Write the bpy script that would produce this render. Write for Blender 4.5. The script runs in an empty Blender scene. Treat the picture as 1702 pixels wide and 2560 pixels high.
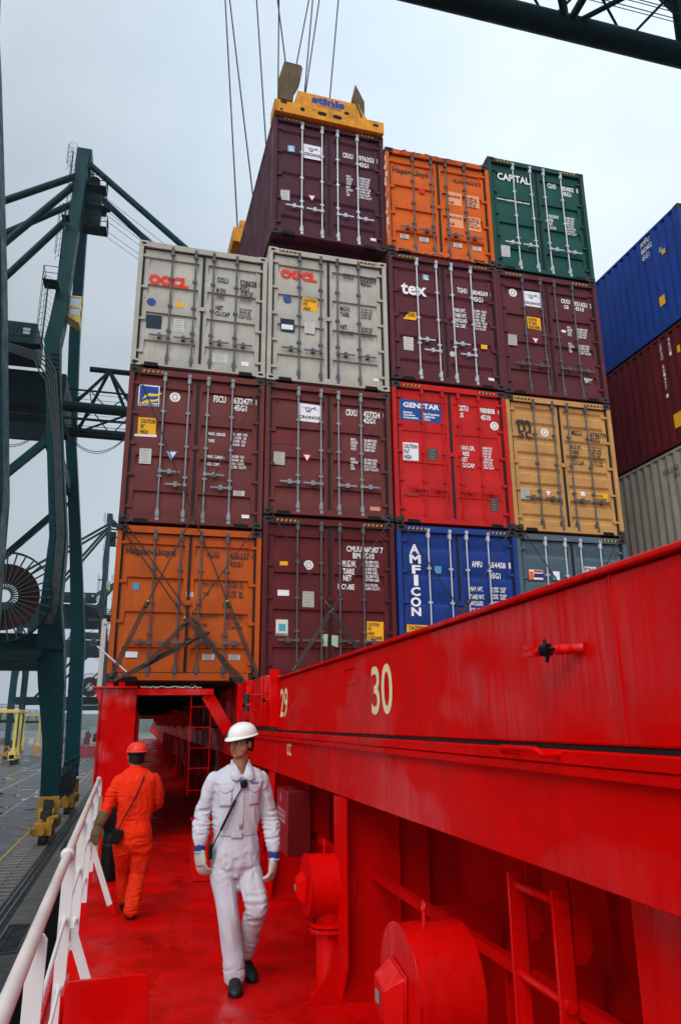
import bpy, bmesh, math, random
from mathutils import Vector, Matrix, noise
R = math.radians
random.seed(7)
scn = bpy.context.scene
C = scn.collection
# ------------------------------------------------------------------ camera
cd = bpy.data.cameras.new('camera'); cam = bpy.data.objects.new('camera', cd); C.objects.link(cam)
cd.sensor_fit = 'VERTICAL'; cd.sensor_height = 36.0; cd.lens = 25.89
cd.clip_start = .05; cd.clip_end = 6000
cam.matrix_world = Matrix.Translation((0.5729, -12.5359, -0.6528)) @ Matrix.Rotation(-0.2575, 4, 'Z') @ Matrix.Rotation(math.pi/2 + 0.2776, 4, 'X') @ Matrix.Rotation(-0.0089, 4, 'Z')
scn.camera = cam
# ------------------------------------------------------------------ light
SUN_EL, SUN_AZ = R(42), R(218)
w = bpy.data.worlds.new('World'); scn.world = w; w.use_nodes = True
wn = w.node_tree.nodes; wl = w.node_tree.links; wn.clear()
wo = wn.new('ShaderNodeOutputWorld'); bg = wn.new('ShaderNodeBackground'); bg.inputs[1].default_value = .1
sky = wn.new('ShaderNodeTexSky'); sky.sky_type = 'NISHITA'; sky.sun_disc = False
sky.sun_elevation = SUN_EL; sky.sun_rotation = SUN_AZ; sky.air_density = 1.2; sky.dust_density = 3
tc = wn.new('ShaderNodeTexCoord'); mp = wn.new('ShaderNodeMapping'); mp.inputs['Scale'].default_value = (1.3, 1.3, 2.2)
nz = wn.new('ShaderNodeTexNoise'); nz.inputs['Scale'].default_value = 1.3; nz.inputs['Detail'].default_value = 5; nz.inputs['Roughness'].default_value = .5
cr = wn.new('ShaderNodeValToRGB')
cr.color_ramp.elements[0].position = .36; cr.color_ramp.elements[0].color = (4.5, 5.3, 6.1, 1)
cr.color_ramp.elements[1].position = .64; cr.color_ramp.elements[1].color = (5.9, 6.7, 7.35, 1)
mx = wn.new('ShaderNodeMix'); mx.data_type = 'RGBA'; mx.inputs[0].default_value = .9
wl.new(tc.outputs['Generated'], mp.inputs[0]); wl.new(mp.outputs[0], nz.inputs[0]); wl.new(nz.outputs[0], cr.inputs[0])
sx = wn.new('ShaderNodeSeparateXYZ'); wl.new(tc.outputs['Generated'], sx.inputs[0])
zr = wn.new('ShaderNodeMapRange'); zr.inputs[1].default_value = .45; zr.inputs[2].default_value = 1; zr.inputs[3].default_value = 1.2; zr.inputs[4].default_value = 2.7; wl.new(sx.outputs[2], zr.inputs[0])
dt = wn.new('ShaderNodeVectorMath'); dt.operation = 'DOT_PRODUCT'; dt.inputs[1].default_value = (.80, .52, -.1); wl.new(tc.outputs['Generated'], dt.inputs[0])
dr_ = wn.new('ShaderNodeMapRange'); dr_.inputs[1].default_value = .15; dr_.inputs[2].default_value = .75; dr_.inputs[3].default_value = .60; dr_.inputs[4].default_value = 1.12; wl.new(dt.outputs['Value'], dr_.inputs[0])
d2 = wn.new('ShaderNodeVectorMath'); d2.operation = 'DOT_PRODUCT'; d2.inputs[1].default_value = (-.60, -.78, .15); wl.new(tc.outputs['Generated'], d2.inputs[0])
b2 = wn.new('ShaderNodeMapRange'); b2.inputs[1].default_value = .0; b2.inputs[2].default_value = .9; b2.inputs[3].default_value = 1; b2.inputs[4].default_value = 2.6; wl.new(d2.outputs['Value'], b2.inputs[0])
m0 = wn.new('ShaderNodeMath'); m0.operation = 'MULTIPLY'; wl.new(zr.outputs[0], m0.inputs[0]); wl.new(b2.outputs[0], m0.inputs[1])
ml = wn.new('ShaderNodeMath'); ml.operation = 'MULTIPLY'; wl.new(m0.outputs[0], ml.inputs[0]); wl.new(dr_.outputs[0], ml.inputs[1])
sc_ = wn.new('ShaderNodeVectorMath'); sc_.operation = 'SCALE'; wl.new(mx.outputs[2], sc_.inputs[0]); wl.new(ml.outputs[0], sc_.inputs['Scale'])
wl.new(sky.outputs[0], mx.inputs[6]); wl.new(cr.outputs[0], mx.inputs[7]); wl.new(sc_.outputs[0], bg.inputs[0]); wl.new(bg.outputs[0], wo.inputs[0])
sd = bpy.data.lights.new('sun', 'SUN'); sd.energy = 1.5; sd.angle = R(35); sd.color = (1, .96, .9)
so = bpy.data.objects.new('sun', sd); C.objects.link(so)
so.rotation_euler = (R(90) - SUN_EL, 0, R(-38))      # from behind the left shoulder of the photographer
scn.view_settings.view_transform = 'Standard'; scn.view_settings.look = 'None'; scn.view_settings.exposure = 0.0
scn.cycles.max_bounces = 6; scn.cycles.diffuse_bounces = 2

# ------------------------------------------------------------------ materials
def nd(nt, t, **k):
    n = nt.nodes.new(t)
    for a, b in k.items(): setattr(n, a, b)
    return n
MATS = {}
def paint(name, col, rough=.5, metal=0., var=.15, streak=0., scol=None, sscale=(14, 14, .9), spots=0., spcol=(.05, .02, .01), bump=.0, bscale=40, rvar=.15, spec=.22, nscale=3., wet=None):
    """procedural paint: slow tone variation, vertical weather streaks, rust or dirt spots, uneven gloss"""
    if name in MATS: return MATS[name]
    m = bpy.data.materials.new(name); m.use_nodes = True; MATS[name] = m
    nt = m.node_tree; b = nt.nodes['Principled BSDF']; L = nt.links.new
    b.inputs['Metallic'].default_value = metal; b.inputs['Specular IOR Level'].default_value = spec
    t = nd(nt, 'ShaderNodeTexCoord'); g = nd(nt, 'ShaderNodeNewGeometry')
    n1 = nd(nt, 'ShaderNodeTexNoise'); n1.inputs['Scale'].default_value = nscale; n1.inputs['Detail'].default_value = 6; n1.inputs['Roughness'].default_value = .62
    L(g.outputs['Position'], n1.inputs['Vector'])
    h = nd(nt, 'ShaderNodeHueSaturation'); h.inputs['Color'].default_value = (*col, 1)
    mr = nd(nt, 'ShaderNodeMapRange'); mr.inputs[1].default_value = .3; mr.inputs[2].default_value = .7
    mr.inputs[3].default_value = 1 - var; mr.inputs[4].default_value = 1 + var
    L(n1.outputs[0], mr.inputs[0]); L(mr.outputs[0], h.inputs['Value']); cur = h.outputs[0]
    if streak > 0:
        mpn = nd(nt, 'ShaderNodeMapping'); mpn.inputs['Scale'].default_value = sscale
        L(g.outputs['Position'], mpn.inputs[0])
        n2 = nd(nt, 'ShaderNodeTexNoise'); n2.inputs['Scale'].default_value = 1; n2.inputs['Detail'].default_value = 4; L(mpn.outputs[0], n2.inputs['Vector'])
        m2 = nd(nt, 'ShaderNodeMapRange'); m2.inputs[1].default_value = .5; m2.inputs[2].default_value = .78; m2.inputs[4].default_value = streak
        L(n2.outputs[0], m2.inputs[0])
        mm = nd(nt, 'ShaderNodeMix', data_type='RGBA'); L(m2.outputs[0], mm.inputs[0]); L(cur, mm.inputs[6]); mm.inputs[7].default_value = (*(scol or (.06, .05, .045)), 1); cur = mm.outputs[2]
    if spots > 0:
        n3 = nd(nt, 'ShaderNodeTexNoise'); n3.inputs['Scale'].default_value = 9; n3.inputs['Detail'].default_value = 8; n3.inputs['Roughness'].default_value = .75
        L(g.outputs['Position'], n3.inputs['Vector'])
        m3 = nd(nt, 'ShaderNodeMapRange'); m3.inputs[1].default_value = .66 - spots * .2; m3.inputs[2].default_value = .70 - spots * .18; m3.inputs[4].default_value = .85
        L(n3.outputs[0], m3.inputs[0])
        mm = nd(nt, 'ShaderNodeMix', data_type='RGBA'); L(m3.outputs[0], mm.inputs[0]); L(cur, mm.inputs[6]); mm.inputs[7].default_value = (*spcol, 1); cur = mm.outputs[2]
    L(cur, b.inputs['Base Color'])
    mr2 = nd(nt, 'ShaderNodeMapRange'); mr2.inputs[1].default_value = .3; mr2.inputs[2].default_value = .7
    mr2.inputs[3].default_value = max(.03, rough - rvar); mr2.inputs[4].default_value = min(1, rough + rvar)
    n4 = nd(nt, 'ShaderNodeTexNoise'); n4.inputs['Scale'].default_value = 1.6; n4.inputs['Detail'].default_value = 5; L(g.outputs['Position'], n4.inputs['Vector'])
    L(n4.outputs[0], mr2.inputs[0])
    if wet is None: L(mr2.outputs[0], b.inputs['Roughness'])
    else:               # rain-wet areas: smoother and more reflective than the dry paint
        wsc, lo, hi, wr, ws, sv = wet
        mw = nd(nt, 'ShaderNodeMapping'); mw.inputs['Scale'].default_value = wsc; L(g.outputs['Position'], mw.inputs[0])
        n6 = nd(nt, 'ShaderNodeTexNoise'); n6.inputs['Scale'].default_value = 1; n6.inputs['Detail'].default_value = 3; L(mw.outputs[0], n6.inputs['Vector'])
        w1 = nd(nt, 'ShaderNodeMapRange'); w1.inputs[1].default_value = lo; w1.inputs[2].default_value = hi; L(n6.outputs[0], w1.inputs[0])
        ms = nd(nt, 'ShaderNodeMapping'); ms.inputs['Scale'].default_value = sv; L(g.outputs['Position'], ms.inputs[0])
        n7 = nd(nt, 'ShaderNodeTexNoise'); n7.inputs['Scale'].default_value = 1; n7.inputs['Detail'].default_value = 5; n7.inputs['Roughness'].default_value = .7; L(ms.outputs[0], n7.inputs['Vector'])
        w2 = nd(nt, 'ShaderNodeMapRange'); w2.inputs[1].default_value = .35; w2.inputs[2].default_value = .6; L(n7.outputs[0], w2.inputs[0])
        wm_ = nd(nt, 'ShaderNodeMath', operation='MULTIPLY'); L(w1.outputs[0], wm_.inputs[0]); L(w2.outputs[0], wm_.inputs[1])
        a1 = nd(nt, 'ShaderNodeMix'); L(wm_.outputs[0], a1.inputs[0]); L(mr2.outputs[0], a1.inputs[2]); a1.inputs[3].default_value = wr; L(a1.outputs[0], b.inputs['Roughness'])
        a2 = nd(nt, 'ShaderNodeMix'); L(wm_.outputs[0], a2.inputs[0]); a2.inputs[2].default_value = spec; a2.inputs[3].default_value = ws; L(a2.outputs[0], b.inputs['Specular IOR Level'])
    if bump > 0:
        n5 = nd(nt, 'ShaderNodeTexNoise'); n5.inputs['Scale'].default_value = bscale; n5.inputs['Detail'].default_value = 4; L(g.outputs['Position'], n5.inputs['Vector'])
        bp = nd(nt, 'ShaderNodeBump'); bp.inputs['Strength'].default_value = bump; bp.inputs['Distance'].default_value = .02
        L(n5.outputs[0], bp.inputs['Height']); L(bp.outputs[0], b.inputs['Normal'])
    return m

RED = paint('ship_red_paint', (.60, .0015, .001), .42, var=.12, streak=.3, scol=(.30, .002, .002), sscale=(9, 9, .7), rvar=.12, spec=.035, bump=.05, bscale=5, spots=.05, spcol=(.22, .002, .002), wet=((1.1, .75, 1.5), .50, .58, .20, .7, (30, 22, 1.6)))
REDIN = paint('ship_red_paint_shaded', (.50, .001, .0008), .55, var=.15, spec=.04, bump=.05, bscale=7)  # darker copy of the ship red, shade of recesses and tunnel put into the colour
REDDECK = paint('deck_red_paint', (.52, .0015, .001), .5, var=.30, nscale=2.6, spots=.15, spcol=(.18, .003, .003), rvar=.2, bump=.25, bscale=45, spec=.05, wet=((1.4, .5, 1), .43, .58, .10, .9, (6, 4, 4)))
REDOLD = paint('faded_red_paint', (.28, .012, .018), .5, var=.2, streak=.3, scol=(.34, .06, .07), spec=.2)
WHITEP = paint('railing_white_paint', (.68, .65, .64), .4, var=.06, spots=.06, spcol=(.2, .12, .1), bump=.05)
BLACK = paint('black_rubber', (.006, .006, .007), .5, var=.2, spec=.15)
DARK = paint('dark_steel', (.035, .033, .033), .5, metal=.3, var=.25)
LASHM = paint('lashing_steel', (.045, .038, .034), .45, metal=.4, var=.3)
GREEN = paint('crane_green_paint', (.001, .030, .033), .5, var=.2, spec=.08, streak=.25, scol=(.004, .02, .022), sscale=(2, 2, .15))
GREEND = paint('crane_dark_green', (.0008, .014, .016), .55, var=.2, spec=.08)
YEL = paint('crane_yellow_paint', (.40, .20, .018), .45, var=.3, streak=.8, scol=(.14, .07, .02), spots=.2, spcol=(.05, .025, .015))
SPRY = paint('spreader_yellow', (.68, .27, .012), .5, var=.22, streak=.6, scol=(.12, .07, .03), sscale=(7, 7, 1.2), spots=.35, spcol=(.05, .028, .016), nscale=5)
SPRD = paint('spreader_guide_steel', (.12, .075, .032), .6, var=.3, streak=.7, scol=(.06, .05, .035), spots=.4, spcol=(.04, .03, .02))
ZINC = paint('galvanised_steel', (.50, .53, .56), .38, metal=.35, var=.12)
RODM = paint('dull_lock_rod', (.24, .26, .28), .5, metal=.2, var=.2)
RODG = paint('weathered_lock_rod', (.10, .105, .11), .5, metal=.3, var=.2)
GASK = paint('door_gasket_rubber', (.012, .012, .013), .6, var=.1)
CAST = paint('corner_casting_steel', (.045, .032, .03), .6, var=.3, spots=.3, spcol=(.09, .035, .015))
ROPE = paint('wire_rope', (.02, .02, .022), .5, metal=.3)
GLASS = paint('window_glass', (.35, .4, .45), .1, metal=.4)
CREAM = paint('number_cream_paint', (.80, .66, .38), .5, var=.08)
SIGNW = paint('sign_white', (.78, .78, .76), .5, var=.05)

def flat(name, col, rough=.55): return paint('mark_' + name, col, rough, var=.06, rvar=.05)
MK = dict(w=(.78, .78, .76), W2=(.82, .82, .82), s=(.82, .82, .8), k=(.035, .03, .028), K2=(.03, .028, .025), B2=(.01, .03, .2), R=(.72, .04, .02),
    sky=(.16, .42, .68), skyd=(.07, .3, .45), white=(.78, .79, .8), plate=(.55, .54, .5), plate2=(.42, .4, .34), navy=(.01, .025, .04), blue=(.03, .07, .25),
    yellow=(.85, .42, .01), logoblue=(.01, .06, .3), genblue=(.012, .07, .27), pink=(.7, .25, .2), mar2=(.15, .02, .025), redm=(.6, .03, .01), orl=(.82, .33, .16),
    darkpl=(.08, .06, .05), redd=(.3, .03, .02), cream=(.7, .66, .55), maersk=(.05, .38, .45), green=(.45, .62, .42), orange=(.85, .14, .02), navyb=(.01, .03, .16),
    green2=(.03, .45, .38), tri=(.72, .06, .05), trib=(.1, .12, .4), Y2=(.85, .6, .02), swirl=(.02, .06, .16))
def mkmat(k): return flat(k, MK[k])

# ------------------------------------------------------------------ mesh helpers
class MB:
    def __init__(s, o=(0, 0, 0)): s.v = []; s.f = []; s.o = Vector(o)
    def add(s, vs, fs):
        n = len(s.v); s.v += [tuple(Vector(v) - s.o) for v in vs]; s.f += [tuple(i + n for i in f) for f in fs]; return s
    def box(s, x0, x1, y0, y1, z0, z1):
        return s.add([(x0, y0, z0), (x1, y0, z0), (x1, y1, z0), (x0, y1, z0), (x0, y0, z1), (x1, y0, z1), (x1, y1, z1), (x0, y1, z1)],
            [(0, 3, 2, 1), (4, 5, 6, 7), (0, 1, 5, 4), (1, 2, 6, 5), (2, 3, 7, 6), (3, 0, 4, 7)])
    def bar(s, a, b, w, h, up=(0, 0, 1)):
        a = Vector(a); b = Vector(b); d = (b - a).normalized(); u = Vector(up)
        if abs(d.dot(u)) > .98: u = Vector((0, 1, 0))
        x = d.cross(u).normalized(); y = x.cross(d).normalized(); x *= w / 2; y *= h / 2
        vs = [a - x - y, a + x - y, a + x + y, a - x + y, b - x - y, b + x - y, b + x + y, b - x + y]
        return s.add(vs, [(3, 2, 1, 0), (4, 5, 6, 7), (0, 1, 5, 4), (1, 2, 6, 5), (2, 3, 7, 6), (3, 0, 4, 7)])
    def cyl(s, a, b, r, r2=None, n=12, cap=True):
        a = Vector(a); b = Vector(b); r2 = r if r2 is None else r2; d = (b - a).normalized()
        u = Vector((0, 0, 1)) if abs(d.z) < .9 else Vector((1, 0, 0)); x = d.cross(u).normalized(); y = d.cross(x)
        vs = []
        for p, q in ((a, r), (b, r2)):
            for i in range(n):
                t = 2 * math.pi * i / n; vs.append(p + x * (q * math.cos(t)) + y * (q * math.sin(t)))
        fs = [(i, (i + 1) % n, n + (i + 1) % n, n + i) for i in range(n)]
        if cap: fs += [tuple(range(n - 1, -1, -1)), tuple(range(n, 2 * n))]
        return s.add(vs, fs)
    def path(s, pts, r, n=8):
        for a, b in zip(pts, pts[1:]): s.cyl(a, b, r, n=n)
        for p in pts[1:-1]: s.ball(p, r * 1.01, 8, 5)
        return s
    def ball(s, c, r, n=12, m=8):
        rr = (r, r, r) if not hasattr(r, '__len__') else r; c = Vector(c); vs = [c + Vector((0, 0, rr[2]))]
        for j in range(1, m):
            p = math.pi * j / m
            for i in range(n):
                t = 2 * math.pi * i / n; vs.append(c + Vector((rr[0] * math.sin(p) * math.cos(t), rr[1] * math.sin(p) * math.sin(t), rr[2] * math.cos(p))))
        vs.append(c - Vector((0, 0, rr[2]))); fs = [(0, 1 + i, 1 + (i + 1) % n) for i in range(n)]
        for j in range(m - 2):
            for i in range(n):
                a = 1 + j * n + i; b = 1 + j * n + (i + 1) % n; fs.append((a, a + n, b + n, b))
        k = len(vs) - 1; o = 1 + (m - 2) * n; fs += [(k, o + (i + 1) % n, o + i) for i in range(n)]
        return s.add(vs, fs)
    def loft(s, rings, cap=True):
        n = len(rings[0]); vs = [p for r in rings for p in r]; fs = []
        for j in range(len(rings) - 1):
            for i in range(n): fs.append((j * n + i, j * n + (i + 1) % n, (j + 1) * n + (i + 1) % n, (j + 1) * n + i))
        if cap: fs += [tuple(range(n - 1, -1, -1)), tuple(range((len(rings) - 1) * n, len(rings) * n))]
        return s.add(vs, fs)
    def prism(s, pts, d):      # polygon (3-D points) pushed along d
        d = Vector(d); n = len(pts); vs = [Vector(p) for p in pts] + [Vector(p) + d for p in pts]
        return s.add(vs, [tuple(range(n - 1, -1, -1)), tuple(range(n, 2 * n))] + [(i, (i + 1) % n, n + (i + 1) % n, n + i) for i in range(n)])
    def rail(s, pts, h, r=.03, mid=2, posts=True, gap=1.5):      # guard rail along points
        for a, b in zip(pts, pts[1:]):
            a = Vector(a); b = Vector(b); n = max(1, int((b - a).length / gap))
            for k in range(1, mid + 1): s.cyl(a + Vector((0, 0, h * k / mid)), b + Vector((0, 0, h * k / mid)), r, n=5)
            for i in range(n + 1): p = a.lerp(b, i / n); s.cyl(p, p + Vector((0, 0, h)), r, n=5)
        return s
    def mesh(s, name):
        me = bpy.data.meshes.new(name); me.from_pydata(s.v, [], s.f); me.validate(); me.update()
        bm = bmesh.new(); bm.from_mesh(me); bmesh.ops.recalc_face_normals(bm, faces=bm.faces); bm.to_mesh(me); bm.free()
        me.polygons.foreach_set('use_smooth', [True] * len(me.polygons)); me.set_sharp_from_angle(angle=R(32))
        return me
    def build(s, name, mat, parent=None, bev=0):
        return link(name, s.mesh(name), mat, parent, bev, s.o if parent is None else None)
def link(name, me, mat, parent=None, bev=0, loc=None):
    o = bpy.data.objects.new(name, me); C.objects.link(o)
    if mat is not None:
        if len(me.materials) == 0: me.materials.append(mat)
        else: o.material_slots[0].link = 'OBJECT'; o.material_slots[0].material = mat
    if parent is not None: o.parent = parent
    elif loc is not None: o.location = loc
    if bev: b = o.modifiers.new('bevel', 'BEVEL'); b.width = bev; b.segments = 2; b.limit_method = 'ANGLE'; b.angle_limit = R(40)
    return o
def tag(o, label=None, cat=None, group=None, kind=None):
    if label: o['label'] = label
    if cat: o['category'] = cat
    if group: o['group'] = group
    if kind: o['kind'] = kind
    return o
def empty(name, loc, label=None, cat=None, group=None):
    o = bpy.data.objects.new(name, None); C.objects.link(o); o.location = loc; o.empty_display_size = .2
    return tag(o, label, cat, group)
def copy_tree(o, parent=None):
    c = o.copy(); C.objects.link(c)
    if parent is not None: c.parent = parent
    for ch in list(o.children): copy_tree(ch, c)
    return c
TXT = {}
def text_geo(s, bold=0., res=2):
    k = (s, bold, res)
    if k not in TXT:
        cu = bpy.data.curves.new('t', 'FONT'); cu.body = s; cu.size = 1; cu.offset = bold; cu.space_line = .95; cu.resolution_u = res
        o = bpy.data.objects.new('t', cu); C.objects.link(o); dg = bpy.context.evaluated_depsgraph_get()
        me = bpy.data.meshes.new_from_object(o.evaluated_get(dg)); vs = [v.co.copy() for v in me.vertices]; fs = [tuple(p.vertices) for p in me.polygons]
        bpy.data.objects.remove(o); bpy.data.curves.remove(cu); bpy.data.meshes.remove(me)
        x0 = min(v.x for v in vs); x1 = max(v.x for v in vs); y0 = min(v.y for v in vs) if '\n' in s else 0.; y1 = max(v.y for v in vs)
        TXT[k] = ([((v.x - x0) / (x1 - x0), (v.y - y0) / (y1 - y0)) for v in vs], fs)
    return TXT[k]
def put_text(mb, s, org, ux, uz, bold=.03, res=2):
    """flat lettering: org = lower left corner, ux = vector of the whole width, uz = vector of the whole height"""
    v, f = text_geo(s, bold, res); org = Vector(org); ux = Vector(ux); uz = Vector(uz)
    mb.add([org + ux * a + uz * b for a, b in v], f)
HAZE = 0.00022
# ================================================================== the ship: deck, coaming, hatch covers
def xr(y): return .203 - .0225 * (min(y, 2) + 7.5)          # line of the guard rail
DZ = -2.45
m = MB()
ys = [-15, -12, -9, -6, -3, 0, 3, 90]
top = [(xr(y) - .10, y, DZ) for y in ys]
m.prism(top + [(2.95, 90, DZ), (2.95, -15, DZ)], (0, 0, -.3)); tag(m.build('deck', REDDECK), kind='structure')
m = MB(); m.prism([(xr(y) - .085, y, DZ - .32) for y in ys] + [(3.2, 90, DZ - .32), (3.2, -15, DZ - .32)], (0, 0, -9))
tag(m.build('ship_hull', paint('hull_dark_paint', (.02, .02, .022), .5)), 'dark steel ship hull side below the red walkway deck', 'ship hull')
# rounded gunwale strip along the deck edge
m = MB()
for a, b in zip(ys, ys[1:]): m.bar((xr(a) - .115, a, DZ - .03), (xr(b) - .115, b, DZ - .03), .05, .16)
tag(m.build('gunwale', RED, bev=.01), 'low red steel gunwale strip edging the walkway deck', 'gunwale')

# coaming: long red side wall below the hatch covers (top edge flange, face, underside)
co = MB((2.0, -12, -1.16)).box(2.0, 2.05, -15, 90, -1.165, -.80).build('hatch_coaming', RED, bev=.004)
tag(co, 'long red hatch coaming wall running the whole walkway under the numbered cover', 'coaming')
def sub(mb, name, mat, parent, bev=0):
    mb.v = [tuple(Vector(v) - parent.location) for v in mb.v]; return mb.build(name, mat, parent, bev)
sub(MB().box(1.965, 2.12, -15, 90, -.797, -.752), 'top_flange', RED, co, .004)
sub(MB().box(1.972, 2.0, -15, 90, -.835, -.80), 'weld_strip', RED, co, .004)
sub(MB().box(2.053, 2.9, -15, 90, -1.16, -1.10), 'underside_plate', REDIN, co)
t = MB(); put_text(t, 'CC', (1.9965, -4.955, -.962), (0, -.225, 0), (0, 0, .11), .02); sub(t, 'lettering', CREAM, co)
g = MB().path([(1.965, -9.87, -.765), (1.90, -9.87, -.765), (1.885, -9.89, -.75), (1.885, -10.14, -.75), (1.90, -10.16, -.765), (1.965, -10.16, -.765)], .011)
sub(g, 'grab_handle', RED, co)

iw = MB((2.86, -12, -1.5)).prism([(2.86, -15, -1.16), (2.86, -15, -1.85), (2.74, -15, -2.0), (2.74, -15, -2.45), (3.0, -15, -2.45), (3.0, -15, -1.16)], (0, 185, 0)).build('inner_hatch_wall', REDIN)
tag(iw, 'shaded red inner wall set back beneath the coaming', 'wall')
sub(MB().box(2.20, 2.245, -15, -4.2, -1.71, -1.66), 'stringer', REDIN, iw)
sub(MB().box(2.66, 2.74, -15, -4.2, -1.995, -1.955), 'lower_stringer', REDIN, iw)
for k, (z, r) in enumerate(((-1.24, .022), (-1.32, .014), (-1.36, .014))): sub(MB().cyl((2.80, -15, z), (2.80, -4.2, z), r, n=10), 'pipe', RED if k == 0 else REDIN, iw)
for k in range(14): sub(MB().box(2.77, 2.858, -14.6 + .74 * k, -14.585 + .74 * k, -1.42, -1.165), 'bracket', REDIN, iw)
for k in range(5): sub(MB().box(2.25, 2.74, -8.0 - 1.05 * k, -7.985 - 1.05 * k, -1.99, -1.71), 'gusset', REDIN, iw)
for yy in (-8.7, -9.05): sub(MB().box(2.80, 2.858, yy, yy + .01, -1.84, -1.16), 'stiffener', REDIN, iw)
t = MB(); put_text(t, 'NO.4', (2.853, -8.42, -1.36), (0, -.30, 0), (0, 0, .09), .02); sub(t, 'lettering', mkmat('k'), iw)

# web frames with face flanges, one every three metres
def web(y, flx, first=False, lab=''):
    t = empty('web_frame', (2.0, y, DZ)); tag(t, lab, 'frame', 'web frames carrying the coaming')
    pts = [(2.86, y, -1.165), (flx, y, -1.165), (flx, y, -2.02), (flx - .04, y, -2.16), (flx - .12, y, -2.3), (flx - .26, y, DZ + .002), (2.75, y, DZ + .002), (2.75, y, -2.0), (2.86, y, -1.85)]
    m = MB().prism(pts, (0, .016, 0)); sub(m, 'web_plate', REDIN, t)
    a = MB().prism([(flx - .002, y - .145, -1.17), (flx - .002, y + .165, -1.17), (flx - .002, y + .165, -2.22), (flx - .002, y + .06, -2.44), (flx - .002, y - .0, -2.44), (flx - .002, y - .145, -2.2)], (-.022, 0, 0)); sub(a, 'face_flange', RED, t, .003)
    for xx in (2.385, 2.60): sub(MB().box(xx, xx + .012, y - .07, y - .002, DZ + .003, -1.17), 'stiffener', REDIN, t)
    return t
web(-7.1, 2.0, lab='red web frame beside the first ventilator, with curved foot bracket')
web(-10.33, 2.2, lab='nearest red web frame, at the right edge behind the ladder')
web(-4.15, 2.0, lab='red web frame standing behind the walking man in white')
for k in range(1, 14): web(-4.15 + 3.1 * k, 2.0, lab='red web frame far along the tunnel under the container stack')
# transverse bulkhead behind man in white
tag(MB((2.4, -4.0, -1.8)).box(2.03, 2.74, -4.05, -4.02, DZ + .003, -1.17).build('bulkhead', REDIN), 'red cross bulkhead under the coaming beyond the cabinet', 'bulkhead')

# near hatch cover with the bay numbers
hc = MB((2.0, -9, -.45)).box(2.0, 14.5, -15, -4.42, -.733, -.205).build('hatch_cover', RED, bev=.008)
tag(hc, 'nearest red hatch cover marked with the bay numbers 29 and 30', 'hatch cover')
sub(MB().box(1.975, 14.4, -15, -4.43, -.20, -.178), 'top_edge', RED, hc, .006)
for s_, y0, z0, wd, ht in (('29', -4.555, -.592, .41, .28), ('30', -7.87, -.603, .42, .29)):
    t = MB(); put_text(t, s_, (1.9965, y0, z0), (0, -wd, 0), (0, 0, ht), .012, 6); sub(t, 'bay_number', CREAM, hc)
p = MB(); p.box(1.992, 1.999, -7.22, -7.215, -.40, -.29); p.box(1.992, 1.999, -7.53, -7.525, -.40, -.29)
for z in (-.40, -.29): p.box(1.9925, 1.999, -7.52, -7.22, z, z + .006)
sub(p, 'weld_pad', RED, hc)
for yy in (-5.62, -7.0, -8.75, -10.5, -12.2): sub(MB().box(1.9965, 2.0, yy, yy + .009, -.73, -.205), 'weld_seam', RED, hc)
sub(MB().box(1.9, 2.0, -4.44, -4.40, -.70, -.10), 'end_plate', RED, hc, .006)
sub(MB().box(2.01, 13, -14.9, -4.6, -.7515, -.735), 'gap_blocker', GASK, hc)  # black strip keeps the gap under the cover dark, no light through
cl = empty('cleat', (1.97, -10.22, -.42)); tag(cl, 'black quick acting cleat on red stem sticking out of the hatch cover face', 'cleat')
c = MB(); c.cyl((0.03, -.1, 0), (-.03, -.02, 0), .018); c.cyl((-.03, -.02, 0), (-.055, .03, 0), .014); c.box(-.085, -.045, .05, .115, -.016, .0); c.box(-.08, -.05, .06, .115, .008, .026); c.cyl((-.06, .02, 0), (-.07, .09, 0), .011); c.build('cleat_stem', RED, cl)
c = MB(); c.cyl((-.05, -.01, 0), (-.058, .025, 0), .021)
for a in (60, 180, 285): c.cyl((-.052, 0, 0), (-.052, .040 * math.cos(R(a)), .042 * math.sin(R(a))), .009, .006)
c.build('cleat_wings', BLACK, cl)

# hatch cover joint blocks between the bays
for (y0, y1, x0, zt, lab) in ((-4.40, -3.47, 2.03, -.19, 'red hatch end block right behind the bay number 29'), (-3.46, -2.28, 2.0, -.10, 'red stepped hatch end block carrying a black cleat')):
    o = MB((x0, y0, -.5)).box(x0, 2.9, y0, y1, -.70, zt).build('hatch_end_block', RED, bev=.01); tag(o, lab, 'hatch block')
    sub(MB().box(x0 - .03, x0 - .002, y0 + .1, y0 + .14, -.68, zt - .02), 'rib', RED, o, .003); sub(MB().box(x0 - .03, x0 - .002, y1 - .16, y1 - .12, -.68, zt - .02), 'rib', RED, o, .003)
    sub(MB().path([(x0 - .002, y0 + .35, -.32), (x0 - .07, y0 + .35, -.32), (x0 - .07, y0 + .62, -.32), (x0 - .07, y0 + .62, -.5), (x0 - .002, y0 + .62, -.5)], .012), 'bent_handle', RED, o)
cl2 = copy_tree(cl); cl2.location = (2.0, -3.78, -.40); cl2['label'] = 'black quick acting cleat on the hatch end block by the bay number 29'
cl2 = copy_tree(cl); cl2.location = (1.98, -2.15, -.42); cl2['label'] = 'black cleat in the dark gap before the container stack'
o = MB((2.0, -1.5, -.5)).box(2.0, 2.9, -2.25, -1.1, -.62, -.53).build('cross_beam', RED, bev=.01); tag(o, 'red cross beam spanning the gap between the hatch covers', 'beam')
sub(MB().box(2.1, 2.3, -1.95, -1.75, -.53, -.33), 'bracket', RED, o, .01); sub(MB().cyl((2.05, -1.45, -.5), (2.05, -1.45, -.25), .05), 'pipe_stub', DARK, o)
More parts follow.
